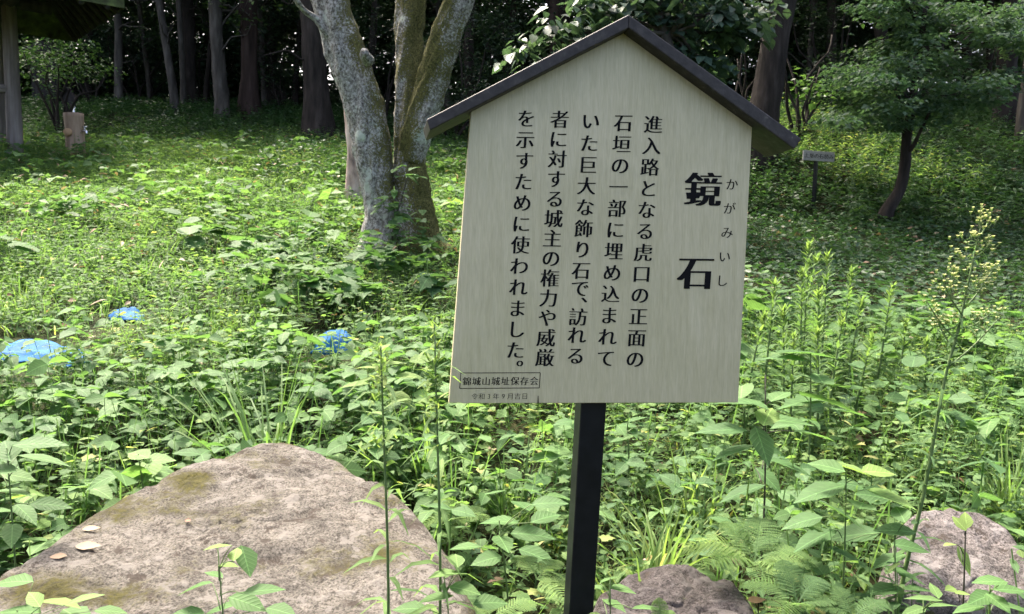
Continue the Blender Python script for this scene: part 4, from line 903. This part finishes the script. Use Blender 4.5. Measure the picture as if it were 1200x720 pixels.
p = scatter(4, 14, 10.5, 16, 30, lambda x, y: (ar(x, y) > .42) * 1.0); sprigs(F5, p, U(.25, .55, len(p)), 9, .24, .04, .45 + .5 * (patch(p, .7, 57) - .35), T_LAN, (-.2, .5), .4, .2, .4)
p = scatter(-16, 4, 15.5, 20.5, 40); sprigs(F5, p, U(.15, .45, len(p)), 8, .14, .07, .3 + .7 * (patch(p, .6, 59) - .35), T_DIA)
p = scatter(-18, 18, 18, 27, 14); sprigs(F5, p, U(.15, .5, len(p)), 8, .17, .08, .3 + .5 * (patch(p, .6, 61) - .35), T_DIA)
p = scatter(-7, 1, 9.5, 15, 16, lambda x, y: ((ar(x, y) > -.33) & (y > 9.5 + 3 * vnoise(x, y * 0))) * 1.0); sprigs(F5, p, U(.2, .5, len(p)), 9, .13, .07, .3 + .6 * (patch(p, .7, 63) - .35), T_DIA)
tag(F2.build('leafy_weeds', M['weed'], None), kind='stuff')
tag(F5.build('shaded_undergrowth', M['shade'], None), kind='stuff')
F6 = Foliage()
p = scatter(-4, 6, 1.8, 9, 6, RM); n_ = len(p); p[:, 2] += U(.03, .14, n_); F6.add(T_OV, p, dirs(U(0, 6.28, n_), U(-.2, .2, n_)), U(.04, .09, n_), U(.02, .05, n_), .1, .5, U(0, .6, n_), rng.normal(0, .5, n_))
p = scatter(1, 12, 9, 16, 5); n_ = len(p); p[:, 2] += .1; F6.add(T_OV, p, dirs(U(0, 6.28, n_), U(-.2, .2, n_)), U(.07, .12, n_), U(.04, .08, n_), .1, .5, U(0, .5, n_), rng.normal(0, .5, n_))
p = scatter(-12, .5, 5, 16, 7, RM); n_ = len(p); p[:, 2] += U(.05, .3, n_); F6.add(T_LAN, p, dirs(U(0, 6.28, n_), U(-.5, .8, n_)), U(.06, .14, n_), U(.02, .04, n_), .2, .4, U(.1, .5, n_), rng.normal(0, .5, n_))
tag(F6.build('leaf_litter', M['dry'], None), kind='stuff')

# ================================================================== INDIVIDUAL PLANTS
def zat(px, py, Y): return at(px, py, Y)
def goldenrod(px, pt, Y, label, i):
    t = at(px, pt, Y); g = np.array([t[0] + R.uniform(-.06, .06), t[1], 0]); g[2] = float(hgt(g[0], g[1])); H = t[2] - g[2]
    o = thing('goldenrod', g, label, 'plant', 'tall narrow-leaved plants right of the notice sign')
    bend = R.uniform(-.04, .04); path = [g, g + (t - g) * .35 + [bend, 0, 0], g + (t - g) * .7 + [bend * .6, 0, 0], t]
    m = MB(); m.tube(path, [.006, .0055, .0045, .002], 6, 0, 4); m.build('stem', M['stem'], o, True)
    f = Foliage(); n_ = int(H * 130); tt = np.sort(U(.22, .985, n_)); P = np.array([np.array([np.interp(q, [0, .35, .7, 1], [v[c] for v in path]) for c in range(3)]) for q in tt])
    azz = np.arange(n_) * 2.4 + rng.normal(0, .3, n_); L = .105 * (1 - .45 * tt) * U(.75, 1.15, n_)
    f.add(T_LAN, P, dirs(azz, .25 + .75 * tt ** 2 + rng.normal(0, .15, n_)), L, L * .22, .3 * (1 - tt * .7), .2, .28 + .28 * tt + .1 * (tt > .9) + rng.normal(0, .06, n_), rng.normal(0, .2, n_))
    n2 = 26; f.add(T_LAN, np.tile(t, (n2, 1)) - np.stack([np.zeros(n2), np.zeros(n2), U(0, .05, n2)], 1), dirs(U(0, 6.28, n2), U(.5, 1.35, n2)), U(.03, .06, n2), .009, .1, .2, U(.55, .8, n2)); f.build('leaves', M['weed'], o)
GR = [(908, 332, 3.7), (918, 362, 3.4), (940, 318, 3.9), (948, 287, 4.0), (957, 300, 4.1), (960, 340, 3.6), (970, 300, 4.1), (958, 388, 3.2), (988, 372, 3.4), (998, 318, 4.2), (1010, 352, 3.9), (1045, 337, 3.9), (895, 372, 3.3), (1022, 395, 3.5), (1062, 378, 4.0), (930, 395, 3.2), (1085, 400, 3.8)]
GR.sort(); ordn = 'first second third fourth fifth sixth seventh eighth ninth tenth eleventh twelfth thirteenth fourteenth fifteenth sixteenth seventeenth'.split()
for i, (px, pt, Y) in enumerate(GR):
    goldenrod(px, pt, Y, f'tall narrow-leaved weed with yellow-green tip, {ordn[i]} from the notice board rightwards' if px != 948 else 'tallest of the narrow-leaved yellow-tipped weeds right of the notice board', i)

def tall_weed(px0, py0, px1, py1, Y, label, n_, L, seed):
    b = at(px0, py0, Y); b[2] = float(hgt(b[0], b[1])); t = at(px1, py1, Y); o = thing('tall_weed', b, label, 'plant', 'thin tall weeds over the boulder')
    mid = (b + t) / 2 + np.array([.02, .015, 0]); m = MB(); m.tube([b, mid, t], [.0035, .003, .0015], 6, 0, 6); m.build('stem', M['stem'], o, True)
    f = Foliage(); tt = np.linspace(.45, .97, n_) + rng.normal(0, .012, n_); P = b + (t - b) * tt[:, None] + np.array([.02, .015, 0]) * np.sin(np.pi * tt)[:, None]
    l = L * (1.2 - .55 * tt) * U(.8, 1.2, n_); f.add(T_LAN, P, dirs(np.arange(n_) * 2.4 + seed + rng.normal(0, .3, n_), U(.2, .8, n_)), l, l * .13, U(.4, .95, n_), .2, .45 + .2 * tt + rng.normal(0, .08, n_), rng.normal(0, .3, n_))
    n2 = 110; q = U(.82, 1.0, n2); P = b + (t - b) * q[:, None] + rng.normal(0, .018, (n2, 3)) * (1.05 - q[:, None]) * np.array([4, 4, 2]); f.add(T_LAN, P, dirs(U(0, 6.28, n2), U(.3, 1.2, n2)), U(.015, .03, n2), .006, .2, .2, U(.55, .9, n2)); f.build('leaves', M['weed'], o)
tall_weed(436, 800, 446, 402, 1.28, 'thin tall weed with drooping narrow leaves, left of two in front of the boulder', 34, .105, 0)
tall_weed(498, 800, 509, 376, 1.28, 'thin tall weed with drooping narrow leaves, nearer the notice board edge', 36, .105, 2)
def fleabane():
    Y = 2.0; P = lambda x, y, d=0: at(x, y, Y + d); b = P(1046, 760); b[2] = float(hgt(b[0], b[1]))
    o = thing('flowering_weed', b, 'tall leaning weed topped by a loose spray of tiny cream flower heads, at right', 'plant')
    path = [b, P(1056, 690), P(1082, 580), P(1106, 450), P(1122, 390), P(1135, 330), P(1150, 262)]
    m = MB(); m.tube(path, [.006, .0058, .005, .0042, .0035, .0025, .001], 7, 0, 5); fl = Foliage(); f = Foliage()
    br = [(1122, 400, 1085, 352), (1118, 410, 1092, 362), (1125, 385, 1158, 370), (1128, 370, 1100, 320), (1130, 362, 1162, 318), (1135, 335, 1112, 318), (1138, 325, 1165, 320), (1142, 305, 1120, 302), (1143, 300, 1160, 285), (1146, 285, 1130, 283), (1112, 430, 1172, 372), (1150, 262, 1148, 256), (1147, 275, 1157, 262), (1132, 350, 1105, 342), (1135, 340, 1158, 338), (1126, 380, 1098, 385)]
    for (ax, ay, bx_, by) in br:
        dy = R.uniform(-.05, .05); A = P(ax, ay); B = P(bx_, by, dy); m.tube([A, (A + B) / 2 + [0, 0, -.008], B], [.0024, .002, .0014], 5, 0, 3)
        for _ in range(15):
            q = A + (B - A) * R.uniform(.35, 1.05) + rng.normal(0, .011, 3); q2 = q + [R.gauss(0, .006), 0, .016]; m.tube([q - (q - A) * .08, q2], [.0006, .0006], 4, sub=1)
            n_ = 9; a = np.linspace(0, 6.28, n_, endpoint=False); fl.add(T_DIA, np.tile(q2, (n_, 1)), dirs(a, np.full(n_, R.uniform(.6, 1.2))), .008, .0045, .1, .2, U(.0, 1, n_)); f.add(T_DIA, np.tile(q2 - [0, 0, .004], (4, 1)), dirs(np.arange(4) * 1.57, np.full(4, .9)), .007, .005, 0, .2, .6)
    n_ = 84; tt = np.sort(U(.12, .97, n_)); ks = np.linspace(0, 1, 7); Pp = np.array([[np.interp(q, ks, [v[c] for v in path]) for c in range(3)] for q in tt]); l = .11 * (1.15 - .8 * tt) * U(.7, 1.2, n_)
    f.add(T_BLADE, Pp, dirs(np.arange(n_) * 2.4, U(.1, .7, n_)), l, l * .11, U(.4, .9, n_), .2, .35 + rng.normal(0, .08, n_), rng.normal(0, .3, n_))
    m.build('stem', M['stem'], o, True); f.build('leaves', M['weed'], o); fl.build('flower_heads', M['flower'], o)
fleabane()
def leafy(px, py, Y, leaves, label, name='leafy_seedling', mat='broad', tpl=T_OV, stemmat='stem', group=None, top=None, tint=.5, cat='plant'):
    """plant with hand-placed leaves: (px, py, length px, azimuth deg, elevation, width ratio, tint)"""
    b = at(px, py, Y); b[2] = float(hgt(b[0], b[1])) ; s = Y / F_PX
    o = thing(name, b, label, cat, group); m = MB(); f = Foliage()
    tp = at(*top, Y) if top else at(leaves[0][0], leaves[0][1], Y); path = [b, (b + tp) / 2 + [.01, 0, 0], tp]; k_ = .0016 * Y; m.tube(path, [k_, k_ * .85, k_ * .5], 7, 0, 4)
    for (lx, ly, L, a, e, wr, ti) in leaves:
        c = at(lx, ly, Y + R.uniform(-.05, .05)); d = dirs(np.array([math.radians(a)]), np.array([e])); q0 = c - d[0] * L * s * .5
        zt = min(max((q0[2] - b[2]) / (tp[2] - b[2] + 1e-6), .1), .98); a0 = b + (tp - b) * zt * .96; m.tube([a0, (a0 + q0) / 2 + [0, 0, .006], q0], [k_ * .45, k_ * .4, k_ * .32], 5, 0, 3)
        f.add(tpl, q0, d, L * s, L * s * wr, .15, .15, ti, R.gauss(0, .2))
    m.build('stem', M[stemmat], o, True); f.build('leaves', M[mat], o)
leafy(893, 640, 2.2, [(893, 520, 48, -80, -.7, .7, .25), (845, 502, 62, 175, .05, .55, .22), (860, 527, 60, 200, -.1, .5, .2), (925, 492, 60, -10, .1, .55, .4), (955, 508, 55, 10, -.1, .55, .42), (900, 485, 50, 60, .4, .6, .85), (870, 575, 60, 190, -.2, .5, .2), (900, 560, 45, -60, -.3, .6, .3), (880, 470, 46, 140, .3, .6, .4), (915, 462, 44, 40, .3, .6, .5), (862, 470, 50, 170, .1, .55, .35), (925, 545, 60, -30, -.1, .6, .3)], 'dark-stemmed sapling with large drooping leaves right of the notice board bottom corner', 'leafy_sapling', 'broad', T_OV, 'darkstem', top=(897, 440))
leafy(945, 560, 2.9, [(950, 412, 72, 10, .05, .5, .3), (915, 418, 52, 170, .1, .55, .3), (975, 470, 70, -20, -.1, .6, .35), (935, 470, 60, 200, 0, .6, .35), (1000, 482, 52, 20, -.1, .5, .3), (960, 440, 50, 80, .2, .6, .45)], 'big pale green leaves held flat, right of the dark-stemmed sapling', 'broad_leaved_plant', 'broad', T_LOBE)
leafy(985, 690, 1.95, [(992, 546, 60, 150, .3, .8, .85), (1030, 552, 42, 0, .1, .8, .9), (1045, 582, 56, -30, -.1, .7, .8), (960, 575, 66, 190, -.15, .6, .3), (985, 600, 60, -40, -.2, .7, .3), (1000, 625, 62, 170, -.1, .65, .3), (968, 545, 44, 150, .2, .7, .5), (1010, 590, 46, 60, 0, .7, .5), (955, 630, 62, 200, -.2, .6, .25), (1000, 655, 60, -20, -.3, .6, .3), (940, 610, 50, 180, -.2, .6, .3)], 'yellow-green broad-leaved plant between the sapling and the pale right rock', 'broad_leaved_plant', 'broad')
leafy(1128, 715, 1.75, [(1132, 608, 26, 70, .8, .6, .95), (1124, 612, 24, 120, .7, .6, .95), (1113, 638, 18, 190, .1, .8, .95), (1130, 655, 34, -70, -.9, .45, .85), (1114, 690, 20, 200, .2, .7, .9), (1128, 695, 18, -20, .2, .7, .9)], 'thin seedling with bright yellow leaves in front of the pale right rock', 'leafy_seedling', 'broad', T_OV, 'darkstem')
leafy(270, 790, 1.27, [(255, 640, 34, 215, .2, .6, .85), (288, 655, 42, -55, -.5, .75, .35), (276, 648, 26, 100, .4, .7, .9), (268, 662, 26, 0, .1, .7, .85), (228, 688, 44, 190, -.2, .8, .4), (250, 672, 30, 160, .2, .6, .45), (290, 705, 52, -10, -.1, .6, .42), (260, 712, 60, 200, -.1, .6, .4), (330, 715, 46, -20, .1, .6, .4), (215, 720, 50, 190, 0, .6, .4), (310, 690, 50, 20, .1, .55, .35)], 'creeper shoot with crumpled young leaves over the lower middle of the boulder', 'leafy_seedling', 'broad')
leafy(60, 790, 1.27, [(20, 715, 60, 180, .1, .6, .4), (70, 705, 60, -10, .1, .6, .85), (100, 700, 44, 20, .3, .5, .8), (40, 700, 40, 140, .3, .5, .85), (90, 722, 60, -30, 0, .6, .5), (130, 715, 40, 10, 0, .6, .5), (15, 680, 56, 175, 0, .5, .5)], 'yellow-green leafy shoot in the bottom left corner before the boulder', 'leafy_seedling', 'broad')
leafy(10, 640, 1.75, [(8, 525, 46, 130, .5, .8, .3), (48, 518, 62, 15, .1, .5, .33), (52, 536, 66, 0, -.05, .33, .45), (22, 557, 40, 10, -.1, .6, .6), (16, 575, 52, -10, .1, .5, .5), (30, 600, 50, -30, -.2, .5, .35), (14, 625, 40, -60, -.3, .6, .5), (-5, 550, 50, 180, .1, .6, .4), (60, 590, 48, 10, 0, .5, .35)], 'large-leaved shoot at the left edge above the boulder', 'leafy_seedling', 'broad')
leafy(172, 580, 2.3, [(162, 532, 34, 160, .2, .8, .75), (187, 538, 38, 20, .1, .8, .72), (173, 550, 40, -80, -.3, .85, .8)], 'single sprig of three rounded light green leaves at the upper left rim of the boulder', 'leafy_seedling', 'broad')
leafy(600, 690, 1.9, [(585, 610, 50, 180, .1, .7, .4), (625, 625, 56, 0, .05, .6, .35), (640, 605, 44, 30, .2, .6, .35), (570, 655, 40, 200, 0, .7, .4), (610, 590, 44, 120, .1, .7, .35), (645, 588, 46, 0, .2, .6, .3), (630, 650, 52, -20, -.1, .6, .35), (545, 640, 40, 190, .1, .6, .45), (590, 635, 40, -70, 0, .7, .4)], 'cluster of blue-green round leaves just left of the black post', 'broad_leaved_plant', 'broad', T_OV)
leafy(560, 780, 1.3, [(520, 672, 40, 200, .1, .8, .75), (545, 690, 40, -10, 0, .8, .7), (510, 700, 44, 190, 0, .7, .6), (575, 705, 44, 10, .1, .6, .5), (480, 712, 44, 180, .1, .6, .4), (535, 655, 30, 100, .3, .7, .75)], 'bright green leafy shoot at the lower right rim of the boulder', 'leafy_seedling', 'broad')
leafy(712, 720, 1.6, [(715, 678, 30, 20, .3, .7, .6), (730, 690, 34, -10, 0, .7, .55), (702, 688, 26, 160, .2, .7, .6), (720, 708, 36, -40, 0, .7, .5), (760, 712, 40, 0, .1, .6, .45)], 'small leafy shoot beside the right side of the black post', 'leafy_seedling', 'broad')
leafy(735, 540, 2.9, [(735, 498, 26, 180, .2, .6, .35), (748, 490, 28, 20, .3, .55, .3), (742, 505, 26, -80, -.2, .6, .35), (725, 515, 24, 200, 0, .6, .4)], 'pale shiny sprig below the bottom edge of the notice board right of its post', 'leafy_seedling', 'broad')
leafy(440, 470, 3.1, [(430, 430, 34, 170, .1, .6, .85), (460, 425, 36, 10, .2, .6, .8), (445, 445, 34, -60, -.1, .6, .9), (480, 440, 36, 0, .1, .6, .75), (415, 450, 34, 190, 0, .6, .75), (470, 465, 36, -20, -.1, .6, .85), (495, 420, 34, 30, .2, .6, .7), (450, 405, 30, 90, .2, .6, .75)], 'bright yellow-green leafy clump left of the notice board lower corner', 'broad_leaved_plant', 'weed', T_OV)

leafy(1050, 740, 1.9, [(1048, 620, 50, 170, .1, .6, .35), (1068, 640, 46, -10, 0, .6, .3), (1042, 655, 52, 200, -.1, .6, .3), (1060, 672, 50, -30, -.1, .65, .35), (1080, 690, 46, 10, 0, .6, .4), (1035, 690, 50, 190, 0, .6, .35), (1055, 600, 40, 80, .3, .6, .45)], 'dark leafy weed overlapping the left side of the pale right rock', 'broad_leaved_plant', 'broad')
leafy(1165, 760, 1.65, [(1160, 680, 44, 180, .1, .55, .5), (1185, 690, 44, 0, .1, .55, .45), (1150, 700, 46, 200, 0, .55, .4), (1192, 712, 50, -20, 0, .5, .45), (1170, 705, 40, -80, 0, .6, .5), (1135, 712, 44, 190, 0, .5, .45)], 'low leafy weed in front of the right end of the pale right rock', 'broad_leaved_plant', 'broad')
leafy(1090, 780, 1.6, [(1082, 700, 44, 170, .1, .4, .5), (1105, 708, 46, 10, .1, .4, .45), (1070, 715, 44, 200, 0, .4, .5), (1095, 690, 34, 80, .3, .45, .6)], 'small narrow-leaved shoot at the frame bottom before the pale right rock', 'leafy_seedling', 'weed', T_LAN)
def fern(px, py, Y, fronds, label):
    b = at(px, py, Y); b[2] = float(hgt(b[0], b[1])) + .02; s = Y / F_PX; o = thing('fern', b, label, 'fern', 'ferns near the rocks'); f = Foliage()
    base = at(px, py, Y); b2 = b.copy(); b2[2] = max(b[2], base[2] - .02)
    for (a, e, L, dr, ti) in fronds: frond(f, b2, math.radians(a + R.gauss(0, 8)), e + R.gauss(0, .08), L * s * R.uniform(.62, .95), dr * R.uniform(.8, 1.3), ti - .12 + R.gauss(0, .06), 17, .42, 10)
    f.build('fronds', M['weed'], o)
fern(885, 650, 1.95, [(120, .75, 120, .45, .7), (60, .8, 130, .5, .65), (20, .6, 130, .5, .6), (-20, .5, 120, .5, .7), (-60, .55, 110, .5, .75), (-110, .5, 120, .5, .8), (170, .6, 140, .55, .85), (200, .4, 120, .5, .8), (-150, .5, 110, .5, .75)], 'large fern with arching fronds beside the dark-stemmed sapling')
fern(935, 700, 1.75, [(90, .9, 110, .4, .5), (30, .7, 100, .5, .5), (-30, .5, 90, .5, .55), (150, .7, 110, .5, .6), (-90, .6, 90, .5, .6), (-150, .6, 100, .5, .6)], 'darker fern in front of the large fern, left of the pale right rock')
fern(1000, 715, 1.7, [(100, .9, 80, .4, .45), (40, .7, 80, .5, .45), (170, .7, 90, .5, .5), (-40, .5, 70, .5, .5)], 'low fern nearest the frame bottom under the leaning flowering weed')
fern(575, 715, 1.6, [(150, .5, 90, .45, .85), (110, .6, 80, .5, .8), (30, .5, 90, .5, .75), (-20, .4, 90, .4, .8), (185, .4, 80, .4, .8), (-70, .4, 70, .4, .8)], 'light yellow-green fern low between the boulder and the black post')
fern(630, 670, 1.8, [(60, .7, 80, .5, .8), (120, .7, 80, .5, .8), (0, .5, 90, .5, .75), (-50, .4, 80, .5, .8)], 'light fern close against the left side of the black post')
fern(690, 735, 1.45, [(40, .6, 60, .4, .85), (0, .5, 70, .4, .85), (80, .7, 60, .4, .8), (-40, .4, 60, .4, .8)], 'small fern at the foot of the black post, right side')
fern(775, 725, 1.5, [(95, 1.1, 62, .3, .8), (40, .7, 50, .4, .8), (150, .7, 50, .4, .8)], 'upright little fern frond in front of the low dark rock')
fern(540, 600, 2.3, [(140, .6, 80, .5, .8), (60, .6, 80, .5, .75), (-20, .5, 80, .5, .8), (200, .4, 80, .5, .8), (-90, .4, 70, .5, .8)], 'pale fern beside the upper right rim of the boulder')
def tuft(px, py, Y, h, n_, label, tint=.5, lean=0):
    b = at(px, py, Y); b[2] = float(hgt(b[0], b[1])); top = at(px, py, Y)[2]; o = thing('grass_tuft', b, label, 'grass tuft', 'single tufts of long grass'); f = Foliage()
    a = U(0, 6.28, n_); f.add(T_BLADE, b + rng.normal(0, .025, (n_, 3)) * [1, 1, .1], dirs(a + lean, U(.85, 1.45, n_)), U(.7, 1.2, n_) * (h + top - b[2]) * 1.25, .0085, U(.15, .75, n_), .3, tint + rng.normal(0, .12, n_), rng.normal(0, .4, n_)); f.build('blades', M['grass'], o)
tuft(314, 500, 2.74, .34, 90, 'tall arching grass tuft growing at the boulder tip', .55)
tuft(600, 560, 2.6, .12, 50, 'dark green grass tuft left of the black post below the board', .4)
tuft(775, 600, 2.3, .16, 60, 'yellow-green grass tuft right of the black post', .75)
tuft(820, 560, 2.7, .14, 60, 'yellow-green grass tuft behind the low dark rock', .75)
tuft(505, 505, 2.8, .14, 50, 'grass tuft beneath the lower left corner of the notice board', .55)
tuft(745, 640, 2.1, .12, 46, 'short grass tuft touching the top of the low dark rock', .7)
tuft(1185, 560, 2.8, .2, 60, 'grass tuft behind the pale right rock at the frame edge', .65)

# fallen leaves on the boulder and beside it
RT = np.array(ROCKV)
def rockz(x, y): d = (RT[:, 0] - x) ** 2 + (RT[:, 1] - y) ** 2; i = np.argsort(d)[:4]; return float(RT[i, 2].mean())
def fallen(px, py, Lpx, a, wr, mat, ti, label, onrock=True, tpl=T_OV, Y=1.9):
    d = ray(px, py)
    if onrock: t = (.69 - EYE) / d[2]; p = CAM + d * t; p[2] = rockz(p[0], p[1]) + .005
    else: p = at(px, py, Y)
    s = p[1] / F_PX; f = Foliage(); f.add(tpl, p, dirs(np.array([math.radians(a)]), np.array([.04])), Lpx * s, Lpx * s * wr, .05, .12, ti, -.35 if math.cos(math.radians(a)) > 0 else .35)
    tag(f.build('fallen_leaf', M[mat], None), label, 'leaf', 'fallen leaves')
fallen(88, 636, 30, 10, .5, 'dry', .34, 'larger pale dry leaf on the left of the boulder')
fallen(78, 645, 20, 200, .5, 'dry', .3, 'narrow pale dry leaf touching the larger pale leaf on the boulder')
fallen(96, 612, 20, 20, .5, 'dry', .36, 'small whitish dry leaf near the boulder left rim')
fallen(217, 610, 7, 0, .7, 'red', .1, 'tiny red leaf in the middle of the boulder')
fallen(876, 704, 24, 10, .5, 'dry', .05, 'curled reddish-brown leaf at the right end of the low dark rock', False, T_OV, 1.85)
fallen(862, 662, 20, 60, .8, 'dry', .5, 'tan dead leaf caught between the low dark rock and the large fern', False, T_OV, 1.95)
fallen(45, 393, 12, 20, .8, 'red', 1.0, 'small orange leaf lying just above the flat blue tarp', False, T_OV, 4.9)
print('polys', sum(len(m_.polygons) for m_ in bpy.data.meshes), 'objs', len(bpy.data.objects))
